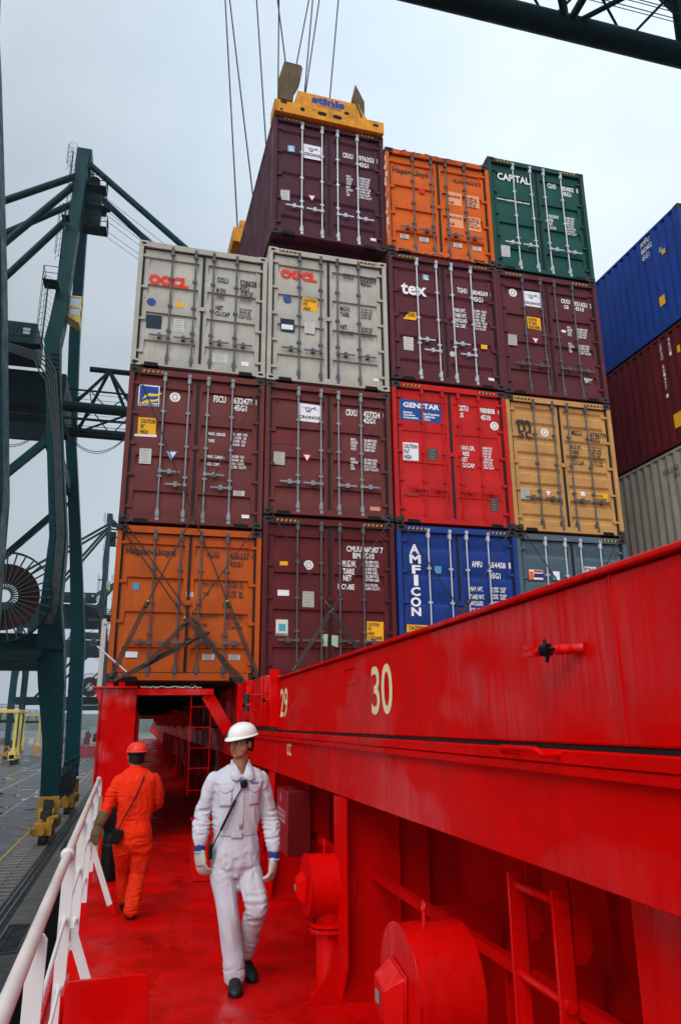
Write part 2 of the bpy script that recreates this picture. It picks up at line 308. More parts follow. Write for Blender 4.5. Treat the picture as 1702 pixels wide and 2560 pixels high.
tag(MB((2.05, 80, -.72)).box(2.02, 2.9, -4.395, 88, -.7515, -.7015).build('hatch_light_blocker', GASK), 'black strip added to block sky light in the gap below the far hatch covers', 'gap_blocker')  # added to fill the open gap so no sky shows through
fh = MB((2.0, 5, -.4)).box(2.1, 14.5, -1.05, 88, -.70, -.03).build('hatch_cover', RED, bev=.01); tag(fh, 'red hatch cover row beneath the stacked containers', 'hatch cover')
for k in range(24): sub(MB().box(2.02, 2.098, -.6 + 1.6 * k, -.55 + 1.6 * k, -.69, -.06), 'rib', RED, fh)

# pedestal portals carrying the outboard column
def portal(y, lab, near=False):
    t = empty('pedestal_portal', (.2, y, DZ)); tag(t, lab, 'portal frame', 'pedestal portals over the walkway')
    a = MB(); a.box(-.04, .47, y, y + .02, DZ + .002, -.11); a.box(-.06, -.042, y - .05, y + .5, DZ + .002, -.11); a.box(.472, .49, y - .05, y + .5, DZ + .002, -.11); sub(a, 'column', RED, t, .004)
    a = MB().prism([(-.18, y - .09, -.108), (.50, y - .09, -.108), (.50, y - .09, -.08), (-.18, y - .09, -.08)], (0, .7, 0)); sub(a, 'cap_plate', RED, t, .004)
    sub(MB().prism([(-.17, y - .03, -.11), (-.062, y - .03, -.11), (-.062, y - .03, -.36)], (0, .02, 0)), 'bracket', RED, t)
    sub(MB().box(.492, 1.70, y - .02, y + .22, -.215, -.115), 'beam', RED, t, .004)
    sub(MB().bar((1.60, y + .1, -.20), (1.97, y + .1, -.79), .2, .10, (0, 1, 0)), 'brace', RED, t, .004)
    for xx in (.02, .20): sub(MB().box(xx, xx + .1, y + .02, y + .15, -.078, .0), 'lug', RED, t, .004)
    return t
P0 = portal(0, 'nearest red pedestal portal framing the tunnel mouth below the orange container')
for k, y in enumerate((5.9, 12.4, 18.7, 25.2, 31.5, 38, 44.4, 50.8)): portal(y, 'red pedestal portal deeper in the tunnel over the walkway')
bw = MB((-.06, 20, -1.3)).box(-.10, -.07, .5, 9, DZ + .002, -.11).build('side_light_blocker', REDIN); tag(bw, 'unseen red plate added to keep side light out of the walkway tunnel', 'blocker')  # added out of view so the tunnel stays dark
sub(MB().box(-.10, -.07, 9.01, 62, DZ + .002, -1.5), 'low_light_blocker', REDIN, bw)
for k in range(5): sub(MB().box(-.069, .0, 1.2 + 1.5 * k, 1.22 + 1.5 * k, DZ + .003, -.12), 'rib', REDIN, bw)
cl_ = MB((1.0, 3, -.1)).box(.5, 2.0, .3, 88, -.10, -.06).build('tunnel_ceiling', paint('tunnel_shade_black', (.006, .004, .004), .8, spec=.05)); tag(cl_, 'underside plating above the walkway tunnel, painted black to stand in for shade', 'ceiling')  # black colour paints in the deep shade of the tunnel
for k in range(14): sub(MB().box(.3, 1.95, 1.5 + 1.9 * k, 1.56 + 1.9 * k, -.26, -.101), 'joist', paint('tunnel_shade_black', (.01, .005, .005)), cl_)  # joists share the black that stands in for tunnel shade
random.seed(21)
for k in range(16):
    y = 1.4 + k * 1.15 + random.uniform(-.2, .2); t = empty('hanging_gear', (1.96, y, -1.2)); tag(t, 'dark red pipes and rods hanging below the coaming in the tunnel', 'gear', 'gear hanging along the tunnel wall')
    for j in range(random.randint(1, 3)):
        yy = random.uniform(-.3, .3); ln = random.uniform(.3, 1.0); MB().cyl((-.02 * j, yy, .0), (-.02 * j, yy, -ln), random.choice([.012, .02, .035]), n=8).build('hanging_rod', random.choice([RED, REDIN, DARK]), t)
    if k % 3 == 0: MB().box(-.08, .02, -.1, .1, -.5, -.2).build('junction_box', REDOLD, t, .005); MB().cyl((-.04, .18, -.52), (-.02, .24, -.62), .008, n=6).build('white_tip', WHITEP, t)
# clutter lying on the portal beam
ch = MB((1.0, .05, -.1)); random.seed(3)
for k in range(46):
    x = .55 + k * .021; ch.ball((x, .02 + random.uniform(-.03, .03), -.10 + random.uniform(0, .022)), (.018, .013, .010), 6, 4)
tag(ch.build('chain', paint('pale_chain', (.55, .52, .48), .6, var=.3)), 'pale chain lying along the top of the portal beam', 'chain')
rg = MB((1.35, .03, -.05))
for k in range(12):
    a, b = math.pi * k / 12 * 1.2, math.pi * (k + 1) / 12 * 1.2; rg.cyl((1.37 + .055 * math.cos(a), .03, -.09 + .05 * math.sin(a)), (1.37 + .055 * math.cos(b), .03, -.09 + .05 * math.sin(b)), .008, n=6)
tag(rg.build('ring_lug', DARK), 'dark ring standing up at the right end of the portal beam', 'ring')
# white mast with number plate and rod by the portal
wm = empty('white_post', (-.14, 1.0, -.1)); tag(wm, 'slim white post beside the left edge of the orange container', 'post')
MB().prism([(-.045, 0, 0), (.035, 0, 0), (.035, 0, 1.18), (.02, 0, 1.22), (-.03, 0, 1.22), (-.045, 0, 1.18)], (0, .03, 0)).build('post_plate', WHITEP, wm)
t = MB(); put_text(t, '051', (-.01, -.004, 1.10), (.07, 0, 0), (0, 0, .035)); t.build('lettering', mkmat('k'), wm)
wr = empty('white_hook_rod', (.05, -.1, .35)); tag(wr, 'white rod with ring end leaning on the portal corner', 'rod')
MB().cyl((.26, 0, -.21), (-.22, 0, .19), .014).build('rod', WHITEP, wr)
q = MB()
for k in range(14):
    a, b = 2 * math.pi * k / 14, 2 * math.pi * (k + 1) / 14; q.cyl((-.28 + .05 * math.cos(a), 0, .245 + .05 * math.sin(a)), (-.28 + .05 * math.cos(b), 0, .245 + .05 * math.sin(b)), .009, n=6)
q.build('ring', RODG, wr)

# ladders
def ladder(name, loc, width, h, rungs, r, flatw, lab, axis='x', mat=RED):
    t = empty(name, loc); tag(t, lab, 'ladder')
    for s in (0, 1):
        m = MB()
        if axis == 'x': m.box(s * width - .006, s * width + .006, -flatw / 2, flatw / 2, 0, h)
        else: m.box(-flatw / 2, flatw / 2, -s * width - .007, -s * width + .007, 0, h)
        m.build('side_rail', mat, t, .003)
    z = rungs[0]
    for z in rungs:
        m = MB()
        if axis == 'x': m.cyl((0, 0, z), (width, 0, z), r)
        else: m.cyl((0, 0, z), (0, -width, z), r)
        m.build('rung', mat, t)
    return t
ladder('walkway_ladder', (1.255, -1.5, -1.62), .28, 1.33, [.07, .36, .63, .91, 1.19], .006, .02, 'thin red vertical ladder hanging inside the tunnel mouth', mat=REDIN)
ld = ladder('side_ladder', (2.17, -9.36, DZ), .36, 1.17, [.12, .45, .78, 1.12], .017, .075, 'thick red ladder on the coaming side at the lower right', 'y')
for s in (0, 1):
    yy = -s * .36
    m = MB(); m.prism([(-.02, yy + .012, 1.0), (-.02, yy + .012, .90), (.10, yy + .012, .90), (.135, yy + .012, .94), (.135, yy + .012, 1.29), (.06, yy + .012, 1.29), (.06, yy + .012, 1.0)], (0, .012, 0)); m.build('hook_bracket', REDIN, ld, .003)
    for z in (1.12, .78, .45, .12): m = MB(); m.cyl((0, yy - (.03 if s else 0), z), (0, yy + (0 if s else .0), z), .024); m.build('boss', RED, ld)

# mushroom ventilators
def vent(loc, r, ln, pr, lab, plate_mat):
    t = empty('ventilator', loc); tag(t, lab, 'ventilator', 'red drum ventilators under the coaming')
    h = -DZ + loc[2]; c = .0
    d = MB(); d.cyl((0, 0, c), (ln, 0, c), r, n=48); d.build('drum', RED, t, .004)
    d = MB(); d.cyl((-.006, 0, c), (-.001, 0, c), r + .006, n=48); d.build('front_rim', RED, t)
    d = MB(); s = r / .22; d.prism([(-.008, -.11 * s, .07 * s + c), (-.008, .07 * s, .10 * s + c), (-.008, .09 * s, -.08 * s + c), (-.008, -.09 * s, -.13 * s + c)], (-.012, 0, 0))
    d.loft([[(-.02, -.105 * s, .065 * s + c), (-.02, .065 * s, .095 * s + c), (-.02, .085 * s, -.075 * s + c), (-.02, -.085 * s, -.125 * s + c)], [(-.085 * s, -.06 * s, .02 * s + c), (-.085 * s, .045 * s, .05 * s + c), (-.085 * s, .06 * s, -.06 * s + c), (-.085 * s, -.05 * s, -.09 * s + c)]])
    lid = d.build('closing_box', RED, t, .006)
    d = MB(); d.box(-.088 * s - .004, -.088 * s, -.02 * s, .02 * s, -.035 * s + c, .005 * s + c); d.build('data_plate', plate_mat, lid)
    d = MB(); d.cyl((-.03, -.07 * s, .05 * s), (-.03, -.07 * s, -.10 * s), .007, n=8); d.build('hinge_pin', RED, lid)
    d = MB(); q = ln * .45; d.cyl((q - .012, 0, r - .01), (q - .012, 0, r + .055), .010, n=8)
    for k in range(8):
        a, b = 2 * math.pi * k / 8, 2 * math.pi * (k + 1) / 8; d.cyl((q - .012, .018 * math.cos(a), r + .07 + .025 * math.sin(a)), (q - .012, .018 * math.cos(b), r + .07 + .025 * math.sin(b)), .007, n=6)
    d.build('lifting_lug', RED, t)
    d = MB(); q = ln * .5; d.cyl((q, 0, -h), (q, 0, -r * .6), pr, n=24); d.build('pipe', RED, t)
    d = MB()
    for z in (-h + .30 + .13, -h + .265 + .13): d.cyl((q, 0, z), (q, 0, z + .022), pr + .045, n=28)
    for k in range(10): a = 2 * math.pi * k / 10; d.cyl((q + (pr + .028) * math.cos(a), (pr + .028) * math.sin(a), -h + .375), (q + (pr + .028) * math.cos(a), (pr + .028) * math.sin(a), -h + .47), .008, n=6)
    d.build('flange', RED, t)
    d = MB(); d.cyl((q, 0, -h + .003), (q, 0, -h + .03), pr + .04, n=24); d.build('base_ring', RED, t)
    return t
tp = paint('data_plate_metal', (.25, .24, .22), .5)
vent((1.775, -6.93, -1.755), .195, .32, .088, 'smaller red drum ventilator between the cabinet and the web frame', tp)
vent((1.87, -8.66, -1.905), .285, .33, .11, 'largest red drum ventilator with lifting lug at the bottom of the photo', tp)

# cabinet
cb = empty('hydrant_cabinet', (2.0, -5.2, -1.53)); tag(cb, 'dark red wall cabinet with pale stencilled door, beside the man in white', 'cabinet')
MB().box(-.08, .12, -.3, .27, -.28, .27).build('body', paint('cabinet_dark_red', (.13, .004, .006), .5, var=.2, spec=.15), cb, .006)
dr = MB().box(-.094, -.083, -.295, .265, -.275, .265).build('door', REDOLD, cb, .003)
d = MB(); d.add([(-.0965, .19, .11), (-.0965, -.20, .09), (-.0965, -.20, -.02), (-.0965, .19, 0)], [(0, 1, 2, 3)]); d.add([(-.0965, .07, .23), (-.0965, .02, .23), (-.0965, .02, .16), (-.0965, .07, .16)], [(0, 1, 2, 3)]); d.build('label_sheet', flat('pink_sheet', (.50, .22, .22)), dr)
d = MB()
for i_ in range(4):
    for j_ in range(2): d.add([(-.0975, .16 - .09 * i_, .085 - .045 * j_), (-.0975, .11 - .09 * i_, .083 - .045 * j_), (-.0975, .11 - .09 * i_, .055 - .045 * j_), (-.0975, .16 - .09 * i_, .057 - .045 * j_)], [(0, 1, 2, 3)])
d.build('label_print', flat('label_print', (.12, .04, .05)), dr)
for z in (-.2, .19):
    for k in range(3): MB().cyl((-.02 + k * .035, -.303, z), (-.02 + k * .035, -.31, z), .007, n=8).build('hinge_bolt', DARK, cb)
pm = MB((2.3, -5.7, -1.6)).box(2.1, 2.7, -6.2, -6.1, -1.83, -1.78).build('shelf_bracket', REDIN); tag(pm, 'small red shelf bar running behind the first ventilator', 'bracket')

# guard rail
gr = empty('guard_rail', (.2, -7.5, DZ)); tag(gr, 'white ship guard rail along the walkway edge at the lower left', 'railing')
sy = [-11.1, -9.3, -7.5, -5.9, -4.3, -2.7, -1.15]
m = MB(); pts = [(xr(y), y, -1.40) for y in (-14, -11, -9.3, -7.5, -5.9, -4.3, -2.7, -1.05)]
for a, b in zip(pts, pts[1:]): m.cyl(a, b, .026, n=16)
for p in pts[1:-1]: m.ball(p, .0265, 16, 8)
m.ball(pts[3], .042, 16, 10); m.ball(pts[-1], .036, 16, 10); sub(m, 'top_rail', paint('handrail_worn_white', (.66, .57, .52), .38, var=.1, spots=.14, spcol=(.16, .1, .08), nscale=6), gr)
for z in (-1.75, -2.1):
    m = MB()
    for a, b in zip(sy, sy[1:]): m.cyl((xr(a) + .012, a, z), (xr(b) + .012, b, z), .011, n=10)
    for a in sy: m.cyl((xr(a) + .012, a - .03, z), (xr(a) + .012, a + .03, z), .017, n=10)
    sub(m, 'mid_rail', WHITEP, gr)
for i, y in enumerate(sy):
    x = xr(y) + .012
    st = sub(MB().prism([(x - .034, y, DZ + .14), (x + .034, y, DZ + .14), (x + .034, y, -1.42), (x + .02, y, -1.40), (x - .02, y, -1.40), (x - .034, y, -1.42)], (0, .012, 0)), 'stanchion', WHITEP, gr, .002)
    sub(MB().prism([(x - .034, y, DZ - .02), (x + .034, y, DZ - .02), (x + .034, y, DZ + .139), (x - .034, y, DZ + .139)], (0, .012, 0)), 'stanchion_foot', RED, gr)
    if i in (0, 2, 4):
        a = (x + .04, y + .02, -1.80); b = (x + .25, y + .02, DZ + .10); c2 = (x + .30, y + .02, DZ + .005)
        sub(MB().bar(a, b, .012, .055, (1, 0, 0)), 'brace', WHITEP, gr, .002); sub(MB().bar(b, c2, .012, .055, (1, 0, 0)), 'brace_foot', RED, gr)
# red plate close to the lens
pl = MB((.5, -9.0, -2)); w0, w1, zt = .345, .672, -1.645; ar = [(w1 - .035 + .035 * math.cos(a), -9.0, zt - .035 + .035 * math.sin(a)) for a in [math.pi / 2 * k / 6 for k in range(7)]]
pl.prism([(w0 - .06, -9.0, DZ + .003), (w1 + .02, -9.0, DZ + .003)] + ar + [(w0 + .01, -9.0, zt - .004), (w0, -9.0, zt - .02)], (0, .014, 0))
o = pl.build('shield_plate', RED, bev=.003); tag(o, 'upright red steel plate with rounded corner in the bottom left foreground', 'plate')
sub(MB().box(.33, .344, -9.0, -8.7, DZ + .003, -1.70), 'side_web', RED, o)
# black cylinder by the pillar
bk = empty('black_bin', (.31, -2.5, DZ)); tag(bk, 'tall black tank with rounded lid behind the man in orange', 'tank')
b_ = MB(); b_.cyl((0, 0, .01), (0, 0, .40), .095, n=28); b_.loft([[(.095 * math.cos(2 * math.pi * i / 28) * s, .095 * math.sin(2 * math.pi * i / 28) * s, z) for i in range(28)] for s, z in ((1, .40), (.97, .44), (.86, .49), (.6, .525), (.2, .54))]); b_.build('body', BLACK, bk)
MB().box(-.10, .09, .10, .13, .0, .82).build('back_board', BLACK, bk)
MB().cyl((0, 0, .395), (0, 0, .41), .099, n=28).build('rim', DARK, bk)
MB().box(-.17, -.13, -.05, -.02, .30, .95).build('wooden_slat', paint('old_wood', (.42, .32, .22), .7), bk)
# pipes and small gear on the inner side of the tunnel
random.seed(11)
for k in range(7):
    y = -3.4 + k * 2.3; t = empty('pipe_support', (1.93, y, DZ)); tag(t, 'red pipe stand along the tunnel wall beneath the coaming', 'pipe', 'pipe stands in the tunnel')
    MB().cyl((0, 0, .003), (0, 0, .95), .05, n=14).build('pipe', RED, t); MB().cyl((0, 0, .60), (0, 0, .64), .085, n=14).build('flange', RED, t); MB().cyl((-.09, 0, .78), (.02, 0, .78), .03, n=12).build('valve', REDOLD if k % 2 else RED, t)
hb = MB((1.5, -2.6, DZ)).box(1.28, 1.85, -2.9, -2.3, DZ + .003, DZ + .62).build('deck_locker', RED, bev=.012); tag(hb, 'low red locker on deck under the tunnel ladder', 'locker')
sub(MB().box(1.26, 1.87, -2.92, -2.28, DZ + .622, DZ + .645), 'lid', RED, hb, .005)
MARKS={
'LIFT':([('CRXU', 1.524, 2.208, 0.231, 0.125, 'w'), ('976353', 1.886, 2.216, 0.346, 0.125, 'w'), ('1', 2.313, 2.23, 0.037, 0.112, 'w'), ('45G1', 1.883, 2.054, 0.221, 0.111, 'w'), ('MAX.\nGROSS\nTARE\nWGT', 1.596, 1.519, 0.149, 0.254, 'w'), ('30.480 KGS\n67.200 LBS\n3.900 KGS\n8.600 LBS', 1.875, 1.526, 0.262, 0.255, 'w'), ('MAX.\nCARGO\nCU.\nCAP', 1.593, 1.241, 0.148, 0.251, 'w'), ('26.580 KGS\n58.600 LBS\n76.4 CU.M\n2.700 CU.FT', 1.87, 1.243, 0.293, 0.27, 'w'), ('CRONOS', 0.683, 2.065, 0.355, 0.073, 'K2'), ('GL', 0.342, 2.1, 0.114, 0.109, 'W2')],
[('p', [(0.326, 2.218), (0.471, 2.236), (0.472, 2.078), (0.327, 2.064)], 'sky'), ('p', [(0.662, 2.347), (1.042, 2.345), (1.042, 1.997), (0.664, 1.988)], 'white'), ('p', [(0.186, 1.08), (0.375, 1.105), (0.378, 0.853), (0.189, 0.842)], 'plate'), ('p', [(0.763, 1.086), (0.926, 1.092), (0.85, 0.941)], 'tri'), ('p', [(2.115, 0.314), (2.244, 0.315), (2.243, 0.25), (2.114, 0.249)], 'white')]),
'A2':([('OOLU', 1.479, 1.936, 0.216, 0.125, 'k'), ('528628', 1.919, 1.936, 0.32, 0.126, 'k'), ('1', 2.305, 1.956, 0.035, 0.111, 'k'), ('42G1', 1.916, 1.814, 0.179, 0.118, 'k'), ('M GW.\nTARE', 1.472, 1.584, 0.19, 0.231, 'k'), ('30.480 KGS\n67.200 LBS\n3.770 KGS\n8.310 LBS', 1.929, 1.59, 0.252, 0.225, 'k'), ('NET\nCU.CAP', 1.469, 1.216, 0.273, 0.221, 'k'), ('26.710 KGS\n58.890 LBS\n67.6 CU.M\n2.387 CU.FT', 1.919, 1.217, 0.253, 0.223, 'k'), ('OOCL', 0.213, 1.723, 0.732, 0.205, 'R')],
[('p', [(0.214, 1.06), (0.494, 1.07), (0.5, 0.792), (0.225, 0.78)], 'navy'), ('p', [(0.713, 1.041), (0.908, 1.05), (0.915, 0.781), (0.713, 0.78)], 'plate'), ('p', [(0.72, 1.397), (0.879, 1.393), (0.88, 1.291), (0.719, 1.298)], 'yellow'), ('c', 0.288, 1.332, 0.083, 'blue'), ('p', [(1.449, 0.425), (1.738, 0.435), (1.738, 0.232), (1.45, 0.234)], 'plate'), ('p', [(1.992, 0.315), (2.134, 0.317), (2.129, 0.231), (1.988, 0.233)], 'white')]),
'B2':([('OOLU', 1.526, 2.436, 0.222, 0.133, 'k'), ('576439', 1.891, 2.43, 0.347, 0.126, 'k'), ('6', 2.315, 2.451, 0.031, 0.11, 'k'), ('45G1', 1.897, 2.32, 0.228, 0.117, 'k'), ('MGW.\nTARE.', 1.462, 1.566, 0.215, 0.233, 'k'), ('30.480 KGS\n67.200 LBS\n3.780 KGS\n8.330 LBS', 1.903, 1.574, 0.244, 0.227, 'k'), ('NET.\nCU.CAP.', 1.459, 1.152, 0.286, 0.23, 'k'), ('26.700 KGS\n58.870 LBS\n76.4 CU.M\n2.700 CU.FT', 1.896, 1.149, 0.253, 0.232, 'k'), ('CAUTION\n9\'6"\nHIGH', 0.718, 1.597, 0.252, 0.263, 'K2'), ('OOCL', 0.246, 2.264, 0.742, 0.202, 'R')],
[('c', 0.391, 1.797, 0.08, 'blue'), ('p', [(0.695, 1.887), (0.999, 1.88), (0.996, 1.588), (0.693, 1.595)], 'yellow'), ('p', [(0.262, 1.357), (0.538, 1.356), (0.54, 1.084), (0.266, 1.089)], 'navy'), ('p', [(0.285, 1.231), (0.514, 1.232), (0.515, 1.131), (0.286, 1.123)], 'white'), ('p', [(0.741, 1.342), (0.949, 1.343), (0.945, 1.092), (0.742, 1.096)], 'plate'), ('p', [(2.13, 0.282), (2.248, 0.28), (2.246, 0.226), (2.129, 0.228)], 'white')]),
'A1':([('FSCU', 1.507, 2.375, 0.224, 0.131, 'w'), ('632473', 1.872, 2.385, 0.35, 0.121, 'w'), ('8', 2.281, 2.386, 0.044, 0.111, 'w'), ('45G1', 1.883, 2.244, 0.234, 0.117, 'w'), ('MAX. GROSS', 1.44, 1.719, 0.303, 0.057, 'w'), ('TARE', 1.439, 1.585, 0.114, 0.056, 'w'), ('30.480  KG\n67.200  LB\n3.900  KG\n8.600  LB', 1.882, 1.547, 0.26, 0.257, 'w'), ('MAX. CARGO', 1.431, 1.281, 0.311, 0.056, 'w'), ('CU. CAP.', 1.437, 1.142, 0.237, 0.056, 'w'), ('26.580  KG\n58.600  LB\n76.4  CU.M.\n2.700  CU.FT.', 1.866, 1.114, 0.277, 0.259, 'w'), ('CAUTION\n96"\nHIGH', 0.249, 1.636, 0.254, 0.284, 'K2'), ('FLORENS', 0.199, 2.171, 0.346, 0.053, 'B2')],
[('p', [(0.178, 2.583), (0.541, 2.581), (0.549, 2.171), (0.183, 2.169)], 'white'), ('p', [(0.199, 2.561), (0.523, 2.557), (0.529, 2.241), (0.201, 2.235)], 'logoblue'), ('c', 0.818, 2.394, 0.094, 'white'), ('p', [(0.207, 1.945), (0.517, 1.951), (0.522, 1.639), (0.209, 1.624)], 'yellow'), ('p', [(0.162, 1.62), (0.541, 1.638), (0.538, 1.592), (0.161, 1.581)], 'white'), ('p', [(0.266, 1.363), (0.469, 1.367), (0.47, 1.083), (0.269, 1.08)], 'plate'), ('p', [(0.706, 1.357), (0.925, 1.362), (0.812, 1.162)], 'trib'), ('p', [(1.924, 0.705), (2.121, 0.706), (2.117, 0.609), (1.921, 0.609)], 'plate'), ('p', [(2.081, 0.266), (2.215, 0.264), (2.213, 0.203), (2.08, 0.201)], 'white')]),
'B1':([('CRXU', 1.552, 2.068, 0.227, 0.13, 'w'), ('427324', 1.904, 2.069, 0.334, 0.123, 'w'), ('9', 2.309, 2.079, 0.049, 0.108, 'w'), ('42G1', 1.902, 1.943, 0.232, 0.111, 'w'), ('MAX.\nGROSS\nTARE\nWGT.', 1.641, 1.364, 0.141, 0.246, 'w'), ('30.480 KGS.\n67.200 LBS.\n3.720 KGS.\n8.200 LBS.', 1.906, 1.363, 0.263, 0.248, 'w'), ('MAX.\nCARGO\nCU.\nCAP.', 1.636, 0.97, 0.147, 0.242, 'w'), ('26.760 KGS.\n59.000 LBS.\n67.3 CU.M.\n2.377 CU.FT.', 1.899, 0.972, 0.29, 0.244, 'w'), ('CRONOS', 0.635, 1.923, 0.411, 0.06, 'K2')],
[('p', [(0.633, 2.231), (1.054, 2.214), (1.046, 1.859), (0.632, 1.867)], 'white'), ('p', [(0.179, 1.211), (0.384, 1.211), (0.381, 0.959), (0.176, 0.964)], 'plate2'), ('p', [(0.72, 1.207), (0.877, 1.206), (0.801, 1.062)], 'tri'), ('p', [(2.004, 0.275), (2.198, 0.273), (2.196, 0.198), (1.999, 0.2)], 'pink'), ('p', [(0.131, 1.612), (0.553, 1.641), (0.555, 1.378), (0.129, 1.369)], 'mar2')]),
'C3':([('Hapag-Lloyd', 0.177, 2.026, 0.821, 0.131, 'k'), ('HLXU 405578 5', 1.578, 2.038, 0.674, 0.097, 'k'), ('MAX.GROSS\n\nTARE', 1.451, 1.452, 0.282, 0.231, 'k'), ('30.480 kg.\n67.200 lbs.\n3.780 kg.\n8.330 lbs.', 1.872, 1.431, 0.271, 0.274, 'k'), ('MAX.PAYLOAD\n\nCUBE', 1.453, 0.898, 0.289, 0.247, 'k'), ('26.700 kg.\n58.870 lbs.\n67.7 m3\n2.390 cuft', 1.873, 0.907, 0.291, 0.268, 'k')],
[('c', 0.834, 1.658, 0.07, 'redm'), ('p', [(0.302, 0.477), (0.496, 0.478), (0.492, 0.374), (0.299, 0.372)], 'plate'), ('p', [(0.738, 0.474), (0.943, 0.477), (0.938, 0.367), (0.733, 0.364)], 'plate'), ('p', [(1.511, 0.467), (1.707, 0.472), (1.706, 0.362), (1.509, 0.356)], 'plate'), ('p', [(1.958, 0.453), (2.157, 0.459), (2.155, 0.352), (1.956, 0.347)], 'plate'), ('p', [(1.45, 1.766), (1.773, 1.77), (1.772, 1.429), (1.45, 1.427)], 'orl'), ('p', [(1.874, 1.759), (2.187, 1.761), (2.186, 1.458), (1.873, 1.438)], 'orl'), ('p', [(1.447, 1.199), (1.772, 1.201), (1.77, 0.857), (1.447, 0.857)], 'orl'), ('p', [(1.872, 1.2), (2.183, 1.199), (2.182, 0.843), (1.869, 0.846)], 'orl')]),
'D3':([('CAPITAL', 0.243, 2.373, 0.808, 0.18, 's'), ('www.capitallease.com', 0.185, 1.824, 0.817, 0.051, 'w'), ('CLHU', 1.506, 2.386, 0.218, 0.129, 'w'), ('854002', 1.873, 2.389, 0.311, 0.119, 'w'), ('8', 2.254, 2.389, 0.055, 0.12, 'w'), ('45G1', 1.878, 2.242, 0.22, 0.118, 'w'), ('MAX.GROSS\nTARE\nNET\nCU.CAP', 1.448, 1.262, 0.258, 0.394, 'w'), ('30.480 KGS\n67.200 LBS\n3.980 KGS\n8.770 LBS\n26.500 KGS\n76.4 CU.M\n2.700 CU.FT', 1.854, 1.189, 0.28, 0.48, 'w')],
[('p', [(0.2, 0.631), (0.418, 0.644), (0.405, 0.359), (0.201, 0.344)], 'plate')]),
'C2':([('tex', 0.273, 1.982, 0.568, 0.254, 's'), ('TGHU', 1.527, 2.188, 0.228, 0.12, 'w'), ('804569', 1.879, 2.189, 0.354, 0.108, 'w'), ('4', 2.291, 2.187, 0.045, 0.113, 'w'), ('45G1', 1.877, 2.025, 0.23, 0.111, 'w'), ('MAX.WT.\nTARE WT.\nPAYLOAD\nCU. CAP.', 1.429, 1.351, 0.285, 0.453, 'w'), ('30.480  KGS\n67.200  LBS\n3.930  KGS\n8.660  LBS\n26.550  KGS\n58.540  LBS\n76.4 CU.M', 1.861, 1.353, 0.306, 0.476, 'w'), ('GL', 0.782, 2.384, 0.107, 0.102, 'W2'), ('TION', 0.388, 1.458, 0.167, 0.098, 'K2')],
[('p', [(0.765, 2.502), (0.907, 2.501), (0.901, 2.371), (0.76, 2.372)], 'skyd'), ('p', [(0.295, 1.386), (0.442, 1.566), (0.593, 1.57), (0.585, 1.387)], 'yellow'), ('p', [(0.289, 0.984), (0.504, 0.986), (0.497, 0.691), (0.292, 0.691)], 'plate'), ('p', [(1.996, 1.024), (2.14, 1.025), (2.133, 0.926), (1.994, 0.926)], 'yellow'), ('c', 1.344, 0.721, 0.061, 'plate'), ('p', [(2.115, 0.279), (2.248, 0.273), (2.244, 0.216), (2.111, 0.223)], 'white')]),
'D2':([('CRXU', 1.555, 2.33, 0.223, 0.107, 'w'), ('951621', 1.871, 2.308, 0.329, 0.108, 'w'), ('2', 2.267, 2.302, 0.048, 0.108, 'w'), ('GB', 1.612, 2.197, 0.119, 0.092, 'w'), ('4510', 1.886, 2.19, 0.22, 0.097, 'w'), ('MAX.\nGROSS\nTARE\nWGT.', 1.633, 1.529, 0.13, 0.237, 'w'), ('30.480 KGS\n67.200 LBS\n3.720 KGS\n8.200 LBS', 1.87, 1.514, 0.264, 0.237, 'w'), ('MAX.\nCARGO\nCU.\nCAP.', 1.629, 1.134, 0.134, 0.234, 'w'), ('26.760 KGS\n59.000 LBS\n67.3 CU.M\n2.377 CU.FT', 1.865, 1.119, 0.299, 0.234, 'w'), ('CAUTION\n9\'6" HIGH\nCONTAINER', 0.709, 1.592, 0.264, 0.262, 'K2'), ('CRONOS', 0.651, 2.183, 0.384, 0.062, 'K2')],
[('c', 0.399, 2.408, 0.096, 'white'), ('p', [(0.649, 2.499), (1.057, 2.504), (1.051, 2.133), (0.642, 2.139)], 'white'), ('p', [(0.683, 1.879), (1.004, 1.874), (1.004, 1.577), (0.69, 1.589)], 'yellow'), ('p', [(0.206, 1.386), (0.407, 1.386), (0.4, 1.136), (0.195, 1.132)], 'plate2'), ('p', [(0.763, 1.379), (0.921, 1.372), (0.845, 1.235)], 'tri'), ('p', [(1.497, 1.662), (1.604, 1.658), (1.598, 1.602), (1.491, 1.606)], 'white'), ('p', [(1.916, 0.573), (2.152, 0.56), (1.952, 0.438)], 'plate')]),
'C1':([('GSTU', 1.412, 2.42, 0.214, 0.116, 'w'), ('US', 1.409, 2.279, 0.106, 0.103, 'w'), ('980808', 1.879, 2.418, 0.329, 0.113, 'w'), ('4', 2.28, 2.416, 0.05, 0.113, 'w'), ('4510', 1.885, 2.268, 0.221, 0.112, 'w'), ('MAX.GR.\nTARE\nNET\nCU.CAP.', 1.388, 1.211, 0.334, 0.462, 'w'), ('30480 KGS\n67200 LBS\n3900 KGS\n8600 LBS\n26580 KGS\n58600 LBS\n76.4 CU.M\n2700 CU.FT', 1.877, 1.214, 0.232, 0.466, 'w'), ('GENSTAR', 0.24, 2.382, 0.763, 0.105, 'W2'), ('Genstar\nContainer\nCorporation', 0.235, 2.127, 0.307, 0.169, 'W2'), ('San Francisco\nCalifornia\nU.S.A.', 0.649, 2.128, 0.347, 0.17, 'W2'), ('CAUTION\n9\'-6"\nHIGH', 0.222, 1.291, 0.279, 0.312, 'K2')],
